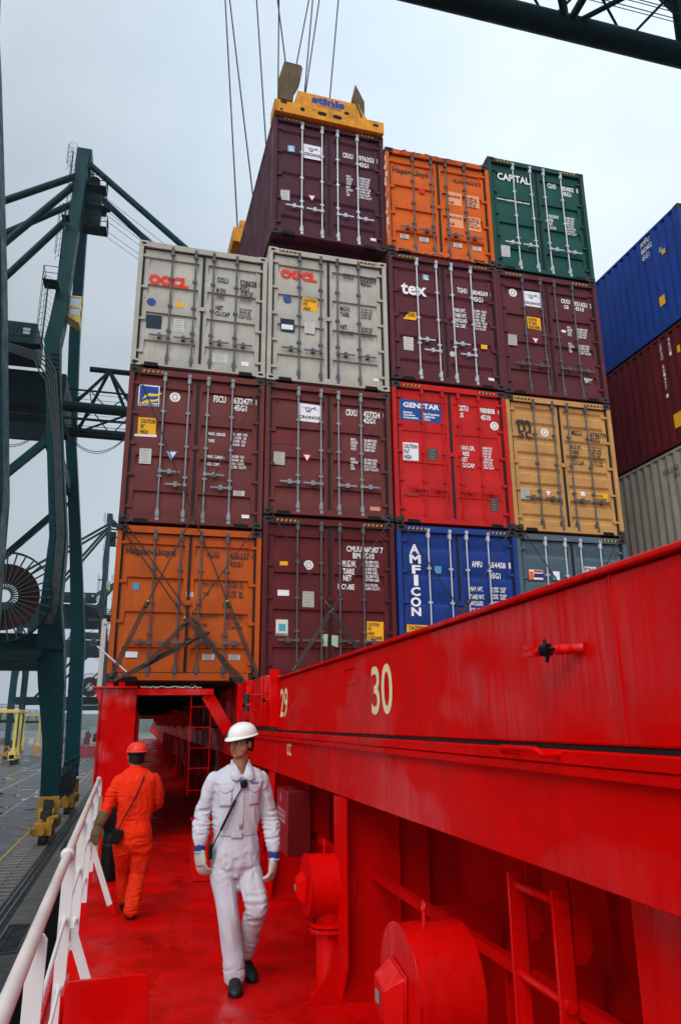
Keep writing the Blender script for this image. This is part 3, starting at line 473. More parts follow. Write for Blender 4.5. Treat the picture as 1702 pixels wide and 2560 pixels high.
[('p', [(0.175, 2.557), (1.042, 2.498), (1.023, 2.101), (0.168, 2.105)], 'genblue'), ('p', [(0.207, 1.63), (0.526, 1.64), (0.523, 1.272), (0.206, 1.264)], 'white'), ('p', [(0.716, 1.57), (0.929, 1.565), (0.916, 1.304), (0.708, 1.302)], 'darkpl'), ('c', 2.181, 2.157, 0.091, 'white'), ('p', [(1.987, 0.63), (2.157, 0.626), (2.144, 0.347), (1.975, 0.351)], 'darkpl'), ('p', [(0.222, 0.621), (0.501, 0.614), (0.499, 0.557), (0.22, 0.553)], 'redd')]),
'D1':([('MSCU', 1.48, 2.151, 0.239, 0.111, 'k'), ('8798779', 1.915, 2.142, 0.423, 0.108, 'k'), ('45G1', 1.906, 2.025, 0.228, 0.107, 'k'), ('M.G.W.\nTARE\nNET\nCU.CAP.', 1.41, 1.493, 0.315, 0.44, 'k'), ('30.480 KGS\n67.200 LBS\n3.980 KGS\n8.770 LBS\n26.500 KGS\n58.430 LBS\n76.3 CU.M', 1.85, 1.491, 0.318, 0.443, 'k'), ('m', 0.249, 2.139, 0.306, 0.243, 'k'), ('sc', 0.254, 1.99, 0.305, 0.15, 'k'), ('CAUTION\nHIGH TRAILER', 1.895, 0.752, 0.255, 0.131, 'K2')],
[('c', 0.862, 2.143, 0.089, 'white'), ('p', [(0.213, 0.898), (0.409, 0.9), (0.398, 0.67), (0.211, 0.669)], 'plate2'), ('p', [(0.74, 0.892), (0.914, 0.893), (0.819, 0.739)], 'tri'), ('p', [(1.883, 0.909), (2.177, 0.902), (2.169, 0.722), (1.879, 0.723)], 'yellow'), ('p', [(1.561, 0.919), (1.661, 0.918), (1.656, 0.833), (1.556, 0.834)], 'white')]),
'A0':([('Hapag-Lloyd', 0.159, 2.107, 0.813, 0.11, 'k'), ('HLXU', 1.507, 2.096, 0.213, 0.114, 'k'), ('426227', 1.893, 2.094, 0.345, 0.104, 'k'), ('4', 2.271, 2.099, 0.05, 0.104, 'k'), ('42G1', 1.901, 1.95, 0.219, 0.09, 'k'), ('MAX.GROSS', 1.457, 1.609, 0.265, 0.056, 'k'), ('TARE', 1.461, 1.439, 0.108, 0.055, 'k'), ('30.480  kg\n67.200  lbs.', 1.874, 1.575, 0.279, 0.131, 'k'), ('3.780  kg\n8.330  lbs.', 1.88, 1.405, 0.278, 0.124, 'k'), ('MAX.PAYLOAD', 1.442, 1.071, 0.293, 0.054, 'k'), ('CUBE', 1.436, 0.911, 0.116, 0.054, 'k'), ('26.700  kg\n58.870  lbs', 1.864, 1.034, 0.281, 0.122, 'k'), ('67.7  m3\n2.390  cuft', 1.901, 0.867, 0.249, 0.121, 'k')],
[('p', [(0.305, 1.606), (0.412, 1.603), (0.416, 1.489), (0.31, 1.491)], 'skyd'), ('p', [(0.268, 0.475), (0.457, 0.472), (0.46, 0.381), (0.271, 0.382)], 'white'), ('p', [(1.496, 0.45), (1.695, 0.45), (1.699, 0.357), (1.5, 0.357)], 'plate'), ('p', [(1.931, 0.45), (2.127, 0.449), (2.13, 0.355), (1.934, 0.356)], 'plate2'), ('p', [(1.185, 1.481), (1.301, 1.485), (1.305, 1.401), (1.189, 1.397)], 'plate')]),
'B0':([('CMUU 460387', 1.534, 2.329, 0.617, 0.105, 'w'), ('7', 2.173, 2.327, 0.058, 0.107, 'w'), ('BM 4510', 1.653, 2.205, 0.405, 0.106, 'w'), ('M.G.W.', 1.46, 2.046, 0.255, 0.115, 'w'), ('TARE', 1.462, 1.909, 0.215, 0.104, 'w'), ('NET', 1.468, 1.786, 0.158, 0.104, 'w'), ('1 CUBE', 1.369, 1.633, 0.304, 0.095, 'w'), ('30.480 KG.\n67.200 LBS.\n4.200 KG.\n9.260 LBS.\n26.280 KG.\n57.940 LBS.', 1.877, 1.79, 0.272, 0.384, 'w'), ('76.3 CU.M.\n2.695 CU.FT.', 1.867, 1.631, 0.292, 0.117, 'w'), ('CAUTION\n9\'6"\nHIGH\nCONTAINER', 1.914, 0.744, 0.266, 0.3, 'K2'), ('MAERSK', 0.271, 0.8, 0.198, 0.029, 'K2')],
[('p', [(0.315, 2.09), (0.457, 2.093), (0.458, 2.021), (0.316, 2.018)], 'yellow'), ('c', 0.834, 2.045, 0.086, 'white'), ('p', [(0.282, 1.58), (0.487, 1.581), (0.488, 1.481), (0.284, 1.477)], 'white'), ('p', [(0.73, 1.569), (0.934, 1.57), (0.935, 1.292), (0.725, 1.292)], 'plate2'), ('p', [(0.261, 1.063), (0.472, 1.062), (0.472, 0.789), (0.262, 0.794)], 'cream'), ('p', [(0.311, 0.989), (0.433, 0.989), (0.435, 0.859), (0.313, 0.86)], 'maersk'), ('p', [(1.896, 1.071), (2.206, 1.065), (2.197, 0.72), (1.889, 0.724)], 'yellow'), ('p', [(1.07, 0.827), (1.182, 0.826), (1.171, 0.617), (1.073, 0.622)], 'green'), ('p', [(1.206, 0.813), (1.369, 0.807), (1.361, 0.601), (1.205, 0.657)], 'green')]),
'C0':([('AMFU', 1.495, 2.157, 0.214, 0.111, 'w'), ('854458', 1.844, 2.157, 0.35, 0.108, 'w'), ('1', 2.263, 2.157, 0.056, 0.112, 'w'), ('45G1', 1.851, 1.949, 0.221, 0.11, 'w'), ('MAX WT.', 1.421, 1.694, 0.278, 0.085, 'w'), ('TARE WT.', 1.428, 1.546, 0.291, 0.085, 'w'), ('PAYLOAD', 1.425, 1.424, 0.256, 0.085, 'w'), ('CU. CAP.', 1.425, 1.296, 0.273, 0.084, 'w'), ('30.480  KGS\n67.200  LBS', 1.837, 1.682, 0.333, 0.102, 'w'), ('3.840  KGS\n8.470  LBS', 1.836, 1.55, 0.337, 0.101, 'w'), ('26.640  KGS\n58.730  LBS', 1.835, 1.416, 0.328, 0.101, 'w'), ('A', 0.258, 2.364, 0.197, 0.172, 'W2'), ('M', 0.255, 2.178, 0.221, 0.163, 'W2'), ('F', 0.292, 1.986, 0.172, 0.154, 'W2'), ('I', 0.324, 1.766, 0.087, 0.191, 'W2'), ('C', 0.257, 1.572, 0.187, 0.159, 'W2'), ('O', 0.245, 1.373, 0.206, 0.172, 'W2'), ('N', 0.255, 1.205, 0.189, 0.149, 'W2'), ('CAUTION\n2.9 M. HIGH', 0.195, 0.857, 0.33, 0.161, 'K2')],
[('p', [(0.159, 1.039), (0.56, 1.034), (0.556, 0.842), (0.152, 0.834)], 'yellow'), ('p', [(0.746, 2.141), (0.881, 2.143), (0.874, 2.003), (0.74, 2.001)], 'skyd')]),
'D0':([('PONU', 1.455, 2.18, 0.242, 0.099, 'K2'), ('745158', 1.854, 2.223, 0.371, 0.1, 'K2')],
[('p', [(0.248, 2.183), (0.546, 2.18), (0.537, 1.99), (0.24, 1.991)], 'white'), ('p', [(0.25, 2.147), (0.346, 2.147), (0.336, 1.99), (0.241, 1.995)], 'orange'), ('p', [(0.357, 2.176), (0.541, 2.171), (0.537, 2.131), (0.353, 2.131)], 'redm'), ('p', [(0.351, 2.111), (0.549, 2.111), (0.541, 2.03), (0.344, 2.031)], 'navyb'), ('p', [(0.762, 2.173), (0.904, 2.166), (0.9, 1.996), (0.759, 2.003)], 'white'), ('p', [(0.758, 2.087), (0.825, 2.082), (0.825, 1.993), (0.759, 1.999)], 'green2'), ('p', [(1.449, 2.292), (1.728, 2.292), (1.719, 2.172), (1.441, 2.173)], 'white'), ('p', [(1.847, 2.318), (2.247, 2.323), (2.232, 2.201), (1.832, 2.197)], 'white')]),
}
LASH=[[(0.057, -0.06, 2.683), (1.325, -0.25, 0.962), (2.077, -0.4, -0.081)], [(0.07, -0.06, 2.503), (1.204, -0.25, 0.959), (2.152, -0.4, -0.036)], [(2.307, -0.06, 2.632), (1.176, -0.25, 0.912), (0.624, -0.4, 0.26)], [(0.439, -0.06, 4.287), (1.87, -0.25, 1.243), (2.331, -0.4, 0.144)], [(1.768, -0.06, 3.942), (0.547, -0.25, 1.202), (0.107, -0.4, 0.083)], [(1.562, -0.06, 0.789), (1.251, -0.25, 0.609), (0.183, -0.4, -0.002)], [(1.275, -0.06, 0.675), (1.046, -0.25, 0.515), (0.237, -0.4, 0.027)], [(2.586, -0.06, 2.943), (3.585, -0.25, 1.262), (4.103, -0.4, 0.471)], [(4.825, -0.06, 2.958), (3.618, -0.25, 1.166), (2.968, -0.4, 0.194)], [(5.0, -0.06, 2.938), (6.066, -0.25, 1.212), (6.503, -0.4, 0.46)], [(7.272, -0.06, 2.933), (6.198, -0.25, 1.42), (5.495, -0.4, 0.446)], [(7.469, -0.06, 2.944), (8.085, -0.25, 1.81), (8.635, -0.4, 0.787)], [(9.716, -0.06, 2.947), (9.017, -0.25, 2.065), (8.031, -0.4, 0.702)]]
# ================================================================== containers
W = 2.438; LN = 12.192; FD = .066
def frame_mesh(h):
    m = MB(); c, ch = .162, .118
    for y0, y1 in ((0, .14), (LN - .14, LN)):
        for x0, x1 in ((0.003, .085), (W - .085, W - .003)): m.box(x0, x1, y0 + .004, y1, ch, h - ch)
        m.box(.162, W - .162, y0 + .004, y0 + .12, h - .125, h - .012); m.box(.178, W - .178, y0 + .004, y0 + .12, .02, .135)
    for x0, x1 in ((.003, .06), (W - .06, W - .003)): m.box(x0, x1, .178, LN - .178, h - .075, h - .012); m.box(x0, x1, .178, LN - .178, .015, .15)
    m.box(.06, W - .06, .15, LN - .15, .10, .14)
    for k in range(1, 30): m.box(.06, W - .06, k * .405, k * .405 + .05, .02, .10)
    return m.mesh('frame')
def side_mesh(h, right=False):
    m = MB(); pts = []; y = .14; p = .278; a = .072; b = .068; dpt = .036
    while y < LN - .16:
        pts += [(.004, y), (.004, y + a), (.004 + dpt, y + a + b), (.004 + dpt, y + p - b)]; y += p
    pts = [(x, min(yy, LN - .14)) for x, yy in pts]
    if right: pts = [(W - x, yy) for x, yy in pts]
    vs = [(x, yy, .15) for x, yy in pts] + [(x, yy, h - .075) for x, yy in pts]; n = len(pts)
    return m.add(vs, [(i, i + 1, n + i + 1, n + i) for i in range(n - 1)]).mesh('side_panel')
def roof_mesh(h):
    m = MB(); pts = []; y = .12; p = .209
    while y < LN - .14: pts += [(y, h - .012), (y + .08, h - .012), (y + .1, h - .03), (y + .19, h - .03)]; y += p
    vs = [(.06, a, z) for a, z in pts] + [(W - .06, a, z) for a, z in pts]; n = len(pts)
    return m.add(vs, [(i, i + 1, n + i + 1, n + i) for i in range(n - 1)]).mesh('roof')
def cast_mesh():
    m = MB(); x, y, z = .178, .162, .118
    m.box(0, x, 0.012, y, 0, z)
    # raised front face with an oval opening
    o = [(.178 * .5 + .05 * math.cos(t), .118 * .5 + .026 * math.sin(t)) for t in [2 * math.pi * k / 16 for k in range(16)]]
    sq = []
    for k in range(16):
        t = 2 * math.pi * k / 16; cx, sx = math.cos(t), math.sin(t); s = 1 / max(abs(cx), abs(sx)); sq.append((.089 + .089 * cx * s, .059 + .059 * sx * s))
    n = 16; m.add([(a, 0, b) for a, b in sq] + [(a, 0, b) for a, b in o] + [(a, .011, b) for a, b in o] + [(a, .012, b) for a, b in sq],
        [(i, (i + 1) % n, n + (i + 1) % n, n + i) for i in range(n)] + [(n + i, n + (i + 1) % n, 2 * n + (i + 1) % n, 2 * n + i) for i in range(n)] + [(i, (i + 1) % n, 3 * n + (i + 1) % n, 3 * n + i) for i in range(n)])
    return m.mesh('corner_casting')
def hole_mesh():
    m = MB(); vs = [(.089 + .05 * math.cos(t), .0105, .059 + .026 * math.sin(t)) for t in [2 * math.pi * k / 16 for k in range(16)]]
    return m.add(vs, [tuple(range(16))]).mesh('casting_hole')
STY = dict(wide=(5, .20, .055, .035), thin=(4, .24, .012, .038), msc=(8, .15, .05, .034), soft=(5, .16, .06, .03), gen=(4, .22, .012, .015))
def door_mesh(h, sty):
    """one door leaf, x 0..1.095, from z .14 to h-.13; horizontal pressed grooves"""
    n, gh, sl, dp = STY[sty]; z0, z1 = .145, h - .135; wd = 1.095; b = .085; m = MB()
    y = FD
    for x0, x1 in ((0, b), (wd - b, wd)): m.box(x0, x1, y, y + .045, z0, z1)
    prof = [(y, z0)]; span = (z1 - z0); pitch = span / n; off = pitch * .30
    for k in range(n):
        c = z0 + pitch * (k + .5); bot = c - gh / 2; top = c + gh / 2
        prof += [(y, bot), (y + dp, bot + (.13 if sty == 'thin' else .045)), (y + dp, top - sl), (y, top)]
    prof += [(y, z1)]
    vs = [(b, a, z) for a, z in prof] + [(wd - b, a, z) for a, z in prof]; k = len(prof)
    m.add(vs, [(i, i + 1, k + i + 1, k + i) for i in range(k - 1)])
    m.box(b, wd - b, y + .046, y + .05, z0, z1)
    return m.mesh('door')
def rod_mesh(h):
    m = MB(); m.cyl((0, .032, .06), (0, .032, h - .05), .0155, n=10)
    for z in (.15, h - .21): m.box(-.035, .035, .028, .066, z, z + .09); m.box(-.024, .024, .004, .05, z - .03, z + .12)
    for z in (.09, h - .085): m.box(-.03, .03, .0, .045, z - .03, z + .03)
    for k in (.3, .5, .72): z = h * k; m.box(-.04, .04, .022, .066, z - .018, z + .018)
    return m.mesh('lock_rod')
def handle_mesh(d):
    m = MB(); m.bar((0, .012, 0), (d * .34, .008, 0), .012, .03); m.box(min(.13 * d, .19 * d), max(.13 * d, .19 * d), -.006, .066, -.045, .045); m.cyl((.16 * d, -.012, 0), (.16 * d, .02, 0), .022, n=10); m.box(-.03, .03, .0, .04, -.035, .035)
    return m.mesh('door_handle')
def hinge_mesh():
    m = MB(); m.box(-.02, .13, .03, .064, -.025, .025); m.cyl((-.015, .03, -.03), (-.015, .03, .03), .02, n=8); return m.mesh('hinge')
def gasket_mesh(h):
    m = MB()
    for x0, x1 in ((.088, .122), (W - .122, W - .088), (W / 2 - .022, W / 2 + .022)): m.box(x0, x1, .045, .075, .145, h - .13)
    m.box(.1, W - .1, .05, .07, .130, .150); m.box(.1, W - .1, .05, .07, h - .140, h - .122); return m.mesh('gasket')
def slot_mesh():
    return MB().prism([(0, -.002, .004), (.26, -.002, .004), (.235, -.002, .075), (0, -.002, .075)], (0, .1, 0)).mesh('bottom_recess')
CM = {}
def cached(k, f):
    if k not in CM: CM[k] = f()
    return CM[k]
def stripes(cont, h, sides):
    for s in sides:
        base = .21 if s == 'L' else W - .21 - .40
        m = MB().box(base, base + .40, -.0015, .003, h - .090, h - .045); m.build('warning_strip', mkmat('K2'), cont)
        m = MB()
        for k in range(5): x = base + .012 + k * .08; m.add([(x, -.003, h - .088), (x + .034, -.003, h - .088), (x + .056, -.003, h - .047), (x + .022, -.003, h - .047)], [(0, 1, 2, 3)])
        m.build('warning_stripe', flat('worn_yellow', (.50, .30, .06)), cont)
def marks(cont, key, h):
    if key not in MARKS: return
    texts, stick = MARKS[key]; by = {}
    for (s, u, v, wd, ht, c) in texts:
        bold = .028
        if c == 'W2': bold = .04
        if c == 'R': bold = .075
        if 'Lloyd' in s: bold = .035
        if key == 'D1' and s in ('m', 'sc'): bold = .02
        y = FD - .0095
        wd = min(wd, 2.30 - u)
        mb = MB(); put_text(mb, s, (u, y, v), (wd, 0, 0), (0, 0, ht), bold); mb.build('sign_lettering' if c in ('K2', 'B2') else ('logo_lettering' if c in ('R', 's', 'W2') else 'code_lettering'), mkmat(c), cont)
    for i, st in enumerate(stick):
        y = FD - .004 - .00035 * i if i < 12 else FD - .0055 - .0002 * (i - 12)
        y = max(y, FD - .0075)
        if st[0] == 'c':
            _, u, v, r, c = st; n = 24
            MB().add([(u + r * math.cos(2 * math.pi * k / n), y, v + r * math.sin(2 * math.pi * k / n)) for k in range(n)], [tuple(range(n))]).build('round_sticker', mkmat(c), cont)
            if c == 'white':
                q = MB()
                for k in range(16):
                    a, b = 2 * math.pi * k / 16, 2 * math.pi * (k + 1) / 16
                    q.add([(u + r * .6 * math.cos(a), y - .0005, v + r * .75 * math.sin(a)), (u + r * .6 * math.cos(b), y - .0005, v + r * .75 * math.sin(b)), (u + r * .3 * math.cos(b), y - .0005, v + r * .45 * math.sin(b)), (u + r * .3 * math.cos(a), y - .0005, v + r * .45 * math.sin(a))], [(0, 1, 2, 3)])
                q.build('seal_mark', mkmat('plate2'), cont)
        else:
            pts, c = st[1], st[2]; nm = 'warning_label' if c in ('yellow', 'tri') else 'sticker'
            MB().add([(a, y, b) for a, b in pts], [tuple(range(len(pts)))]).build(nm, mkmat(c), cont)
            cx = sum(p[0] for p in pts) / len(pts); cz = sum(p[1] for p in pts) / len(pts)
            if c in ('tri', 'trib'):
                MB().add([(cx + (a - cx) * .72, y - .0006, cz + (b - cz) * .72) for a, b in pts], [(0, 1, 2)]).build('sticker', mkmat('white'), cont)
            if c in ('plate', 'plate2', 'darkpl'):        # printed rows of a data plate
                q = MB(); (ax, az), (bx, bz) = (min(p[0] for p in pts), min(p[1] for p in pts)), (max(p[0] for p in pts), max(p[1] for p in pts)); nr = 5
                for k in range(nr):
                    z = az + (bz - az) * (k + .6) / (nr + .4); q.add([(ax + .15 * (bx - ax), y - .0006, z), (bx - .2 * (bx - ax) - .1 * (bx - ax) * (k % 2), y - .0006, z), (bx - .2 * (bx - ax) - .1 * (bx - ax) * (k % 2), y - .0006, z + .010), (ax + .15 * (bx - ax), y - .0006, z + .010)], [(0, 1, 2, 3)])
                q.build('printed_rows', flat('print', (.25, .24, .22)), cont)
    LOG = {'LIFT': (.84, 2.26), 'B1': (.84, 2.08), 'D2': (.79, 2.3)}
    if key in LOG:          # curling two-part emblem above the company name
        whites = [s for s in stick if s[0] == 'p' and s[2] == 'white' and abs(s[1][0][0] - s[1][1][0]) > .25][0][1]
        x0, x1 = whites[0][0], whites[1][0]; z1 = whites[0][1]; z0 = whites[3][1]; cx = (x0 + x1) / 2; cz = z0 + (z1 - z0) * .66; sc = (x1 - x0); q = MB()
        def arc(ox, oz, r, a0, a1, t0, t1):
            N = 14
            for k in range(N):
                A = R(a0 + (a1 - a0) * k / N); B = R(a0 + (a1 - a0) * (k + 1) / N); ta = t0 + (t1 - t0) * k / N; tb = t0 + (t1 - t0) * (k + 1) / N
                q.add([(ox + (r - ta) * math.cos(A), FD - .009, oz + (r - ta) * math.sin(A)), (ox + r * math.cos(A), FD - .009, oz + r * math.sin(A)), (ox + r * math.cos(B), FD - .009, oz + r * math.sin(B)), (ox + (r - tb) * math.cos(B), FD - .009, oz + (r - tb) * math.sin(B))], [(0, 1, 2, 3)])
        arc(cx - .06 * sc, cz, .13 * sc, 20, 330, .02 * sc, .05 * sc); arc(cx - .05 * sc, cz, .06 * sc, -150, 130, .02 * sc, .03 * sc); arc(cx - .28 * sc, cz - .02 * sc, .14 * sc, 10, 150, .03 * sc, .005 * sc)
        arc(cx + .16 * sc, cz - .02 * sc, .12 * sc, 30, 200, .06 * sc, .02 * sc); arc(cx + .3 * sc, cz - .08 * sc, .12 * sc, 20, 130, .02 * sc, .01 * sc); arc(cx + .24 * sc, cz + .09 * sc, .06 * sc, 0, 250, .04 * sc, .01 * sc)
        q.build('emblem', mkmat('swirl'), cont)
    if key == 'A1':
        q = MB(); y = FD - .009
        def poly(pts): q.add([(.20 + a * .40, y, 2.13 + b * .34) for a, b in pts], [tuple(range(len(pts)))])
        poly([(.05, .05), (.14, .34), (.34, .50), (.62, .50), (.86, .62), (.76, .42), (.5, .36), (.3, .3), (.18, .12)])
        poly([(.12, .46), (.22, .72), (.42, .86), (.72, .84), (.96, .96), (.84, .74), (.56, .70), (.34, .66)])
        q.build('emblem', mkmat('Y2'), cont)
    if key in ('A2', 'B2'):
        T = [t for t in texts if t[0] == 'OOCL'][0]; u, v, wd, ht = T[1:5]; q = MB(); n = 5
        for k in range(n):
            a = 2 * math.pi * k / n + .3; cx, cz = u + wd * .405, v + ht * .5
            q.ball((cx + .034 * math.cos(a), FD - .004, cz + .034 * math.sin(a)), (.02, .003, .02), 8, 4)
        q.build('flower_emblem', mkmat('pink'), cont)
    if key == 'C0':
        pass
def side_marks(cont, items):
    for (s, y, z, wy, wz, c, vert) in items:
        by = {c: MB()}
        if s == '#': by[c].add([(-.002, y, z), (-.002, y - wy, z), (-.002, y - wy, z + wz), (-.002, y, z + wz)], [(0, 1, 2, 3)])
        elif vert:
            n = len(s)
            for k, chh in enumerate(s):
                if chh != ' ': put_text(by[c], chh, (-.004, y, z - wz * (k + 1) / n), (0, -wy, 0), (0, 0, wz / n * .8), .01)
        else: put_text(by[c], s, (-.004, y, z), (0, -wy, 0), (0, 0, wz), .01)
        by[c].build('side_label' if c == 'yellow' else 'side_lettering', mkmat(c), cont)
def container(key, x, y, z, h, col, sty, rod, label, stripe='', handles='in', detail=2, rotz=0, rough=.5, name='shipping_container', streak=.5, spots=.12, group=None, spcol=(.06, .03, .02), rodmat=None):
    col = tuple(c * .88 for c in col)
    mat = paint('container_paint_' + key, col, rough, var=.16, streak=streak, scol=tuple(c * .5 + .02 for c in col), sscale=(11, 11, .8), spots=spots, spcol=spcol, nscale=1.7, spec=.16, bump=.35, bscale=2.2)
    o = empty(name, (x, y, z)); o.rotation_euler.z = rotz; tag(o, label, 'container', group)
    link('frame', cached(('f', h), lambda: frame_mesh(h)), mat, o)
    link('side_panel', cached(('s', h), lambda: side_mesh(h)), mat, o); link('side_panel', cached(('sr', h), lambda: side_mesh(h, True)), mat, o)
    link('roof', cached(('r', h), lambda: roof_mesh(h)), mat, o)
    MB().box(.09, W - .09, LN - .10, LN - .06, .13, h - .12).build('end_wall', mat, o)
    cm = cached('c', cast_mesh); hm = cached('h', hole_mesh)
    for cx in (0, W - .178):
        for cz in (0, h - .118):
            a = link('corner_casting', cm, CAST if col[0] < .3 or col[1] < .3 else mat, o); a.location = (cx, 0, cz)
            b = link('casting_hole', hm, BLACK, a)
            if detail > 1: a = link('corner_casting', cm, CAST, o); a.location = (cx, LN - .162, cz)
    RM = {'z': ZINC, 'g': RODG, 'b': mat, 'm': RODM}[rod]
    link('gasket', cached(('g', h), lambda: gasket_mesh(h)), GASK, o)
    for x0 in (.235, W - .495): a = link('bottom_recess', cached('sl', slot_mesh), BLACK, o); a.location.x = x0
    for side in (0, 1):
        d = link('door', cached(('d', h, sty), lambda: door_mesh(h, sty)), mat, o); d.location = (.122 if side == 0 else W / 2 + .0, 0, 0)
        for k, fx in enumerate(((.257, .435), (.575, .757))[side]):
            r = link('lock_rod', cached(('ro', h), lambda: rod_mesh(h)), RM, d); r.location = (fx * W - d.location.x, 0, 0)
            if handles == 'in': dr, zz = -1 if side == 0 else 1, .245 * h + (0.0)
            else: dr, zz = (1, .33 * h) if k == 0 else (-1, .25 * h)
            a = link('door_handle', cached(('h', dr), lambda: handle_mesh(dr)), RM, r); a.location = (0, 0, zz)
        for k in range(4 if h < 2.7 else 5):
            zz = .30 + (h - .6) * k / ((4 if h < 2.7 else 5) - 1)
            a = link('hinge', cached('hi', hinge_mesh), mat, d); a.location = ((-.055) if side == 0 else 1.15, 0, zz)
            if side: a.scale.x = -1
    MB().box(W / 2 - .05, W / 2 + .05, .03, .062, h * .5 - .04, h * .5 + .04).build('center_clasp', mat, o)
    if stripe: stripes(o, h, stripe)
    marks(o, key, h)
    return o
E8, E9 = 2.591, 2.896
maroon = (.105, .026, .034)
LIFTED = container('LIFT', 2.5, 0.0, 8.79, E9, (.085, .022, .036), 'wide', 'z', 'dark maroon container hanging under the yellow spreader, topmost in the photo', 'LR', rotz=R(1.9), streak=.15)
container('A2', 0, 0, 5.567, E8, (.46, .44, .37), 'thin', 'g', 'grey container with red logo on top of the leftmost column', '', streak=.3, spots=.06)
container('A1', 0, 0, 2.631, E9, (.160, .034, .030), 'thin', 'm', 'brownish red container with blue and yellow emblem, second up in the leftmost column', 'L', 'st')
container('A0', 0, 0, 0, E8, (.52, .088, .005), 'thin', 'g', 'orange container behind the crossed lashing rods, bottom of the leftmost column', '', streak=.4)
container('B2', 2.461, .02, 5.562, E9, (.46, .44, .37), 'thin', 'g', 'grey container with red logo and yellow caution sign, right of its twin', 'LR', streak=.3, spots=.06)
container('B1', 2.461, .01, 2.931, E8, (.150, .033, .030), 'thin', 'm', 'brownish red container with white emblem sign, directly above the dark red one', '', streak=.4)
container('B0', 2.461, 0, -.005, E9, (.115, .012, .014), 'thin', 'g', 'dark red container with large white weights table, below the brownish emblem container', 'LR', streak=.3)
container('C3', 4.947, 0, 8.795, E8, (.68, .115, .009), 'thin', 'g', 'bright orange container on top of the third column, with peeling film', '', streak=.2, spots=.12)
container('C2', 4.947, 0, 5.859, E9, (.115, .027, .034), 'wide', 'z', 'maroon container with large white three letter word, beneath the bright orange one', 'LR', 'st')
container('C1', 4.947, .02, 2.923, E9, (.56, .013, .012), 'gen', 'b', 'bright red container with blue company sign and white caution sign', 'LR', streak=.35, spots=.3, spcol=(.05, .02, .02))
container('C0', 4.947, 0, -.013, E9, (.014, .050, .26), 'soft', 'z', 'blue container with a vertical row of large white letters', 'LR')
container('D3', 7.386, 0, 8.77, E9, (.010, .075, .058), 'thin', 'z', 'dark green container on top of the fourth column', 'LR')
container('D2', 7.386, .01, 5.834, E9, (.115, .024, .030), 'thin', 'g', 'maroon container with white emblem and yellow caution label, beneath the green one', 'LR')
container('D1', 7.386, .01, 2.898, E9, (.55, .29, .095), 'msc', 'g', 'tan yellow container with many door grooves, above the grey blue one', 'LR', streak=.3, spots=.15, spcol=(.15, .06, .02))
container('D0', 7.386, 0, -.038, E9, (.085, .14, .17), 'soft', 'z', 'grey blue container mostly hidden by the hatch cover, bottom of the fourth column', 'R')
XF = 12.36
f0 = container('F0', XF, 0, -.038, E8, (.6, .14, .05), 'thin', 'g', 'orange container only whose corner shows above the hatch cover at the far right')
f1 = container('F1', XF, 0, 2.60, E9, (.34, .34, .29), 'thin', 'g', 'grey corrugated container seen from its side at the right edge', streak=.5)
f2 = container('F2', XF, 0, 5.54, E9, (.115, .012, .018), 'thin', 'g', 'maroon container showing its corrugated side, sandwiched at the right edge', 'L', streak=.4)
f3 = container('F3', XF, 0, 8.48, E9, (.012, .055, .30), 'thin', 'g', 'blue container showing its corrugated side on top of the far right stack', 'L')
side_marks(f3, [('AMFU\n860402\n45G1', 1.45, 2.2, .42, .55, 'w', 0), ('67.200', .82, 2.05, .1, .12, 'w', 0), ('#', .74, 1.93, .13, .13, 'yellow', 0), ('#', 1.05, .66, .2, .25, 'yellow', 0)])
side_marks(f2, [('CPSU 601477 1', 1.27, 2.70, .08, 1.45, 'w', 1), ('45G1', .97, 2.72, .08, .50, 'w', 1), ('#', .70, 2.16, .1, .18, 'yellow', 0), ('#', 1.13, .40, .28, .35, 'yellow', 0)])
side_marks(f1, [('OOLU 563', 1.75, 2.36, .55, .13, 'k', 0), ('451', 1.40, 2.19, .2, .11, 'k', 0)])
# more boxes of the outboard column beyond, only their ends and undersides show in the tunnel
for k, (yy, cc) in enumerate(((12.75, (.14, .03, .03)), (25.5, (.06, .1, .2)), (38.2, (.4, .38, .33)))):
    container('T%d' % k, 0, yy, 0, E8, cc, 'thin', 'g', ['brownish container roofing the tunnel behind the orange one', 'dull blue container roofing the middle of the tunnel', 'grey container roofing the far end of the tunnel'][k], detail=1)
# torn clear film round the bright orange container
random.seed(5)
for seg, fl_ in ((((4.93, -.02, 11.1), (4.95, -.02, 8.9)), 'left'), (((5.3, -.02, 11.33), (7.2, -.02, 11.30)), 'top'), (((5.1, -.02, 8.80), (7.3, -.02, 8.79)), 'bottom')):
    a, b = map(Vector, seg); fm = MB(a); n = 26; pr = None
    for k in range(n + 1):
        p = a.lerp(b, k / n) + Vector((random.uniform(-.02, .02), random.uniform(-.03, 0), random.uniform(-.03, .03))); wd = random.uniform(.012, .05)
        pr and fm.bar(pr, p, wd, .004)
        pr = p
    tag(fm.build('torn_film', flat('film', (.62, .42, .36), .3)), 'torn pale film strip along the %s edge of the bright orange container' % fl_, 'film')

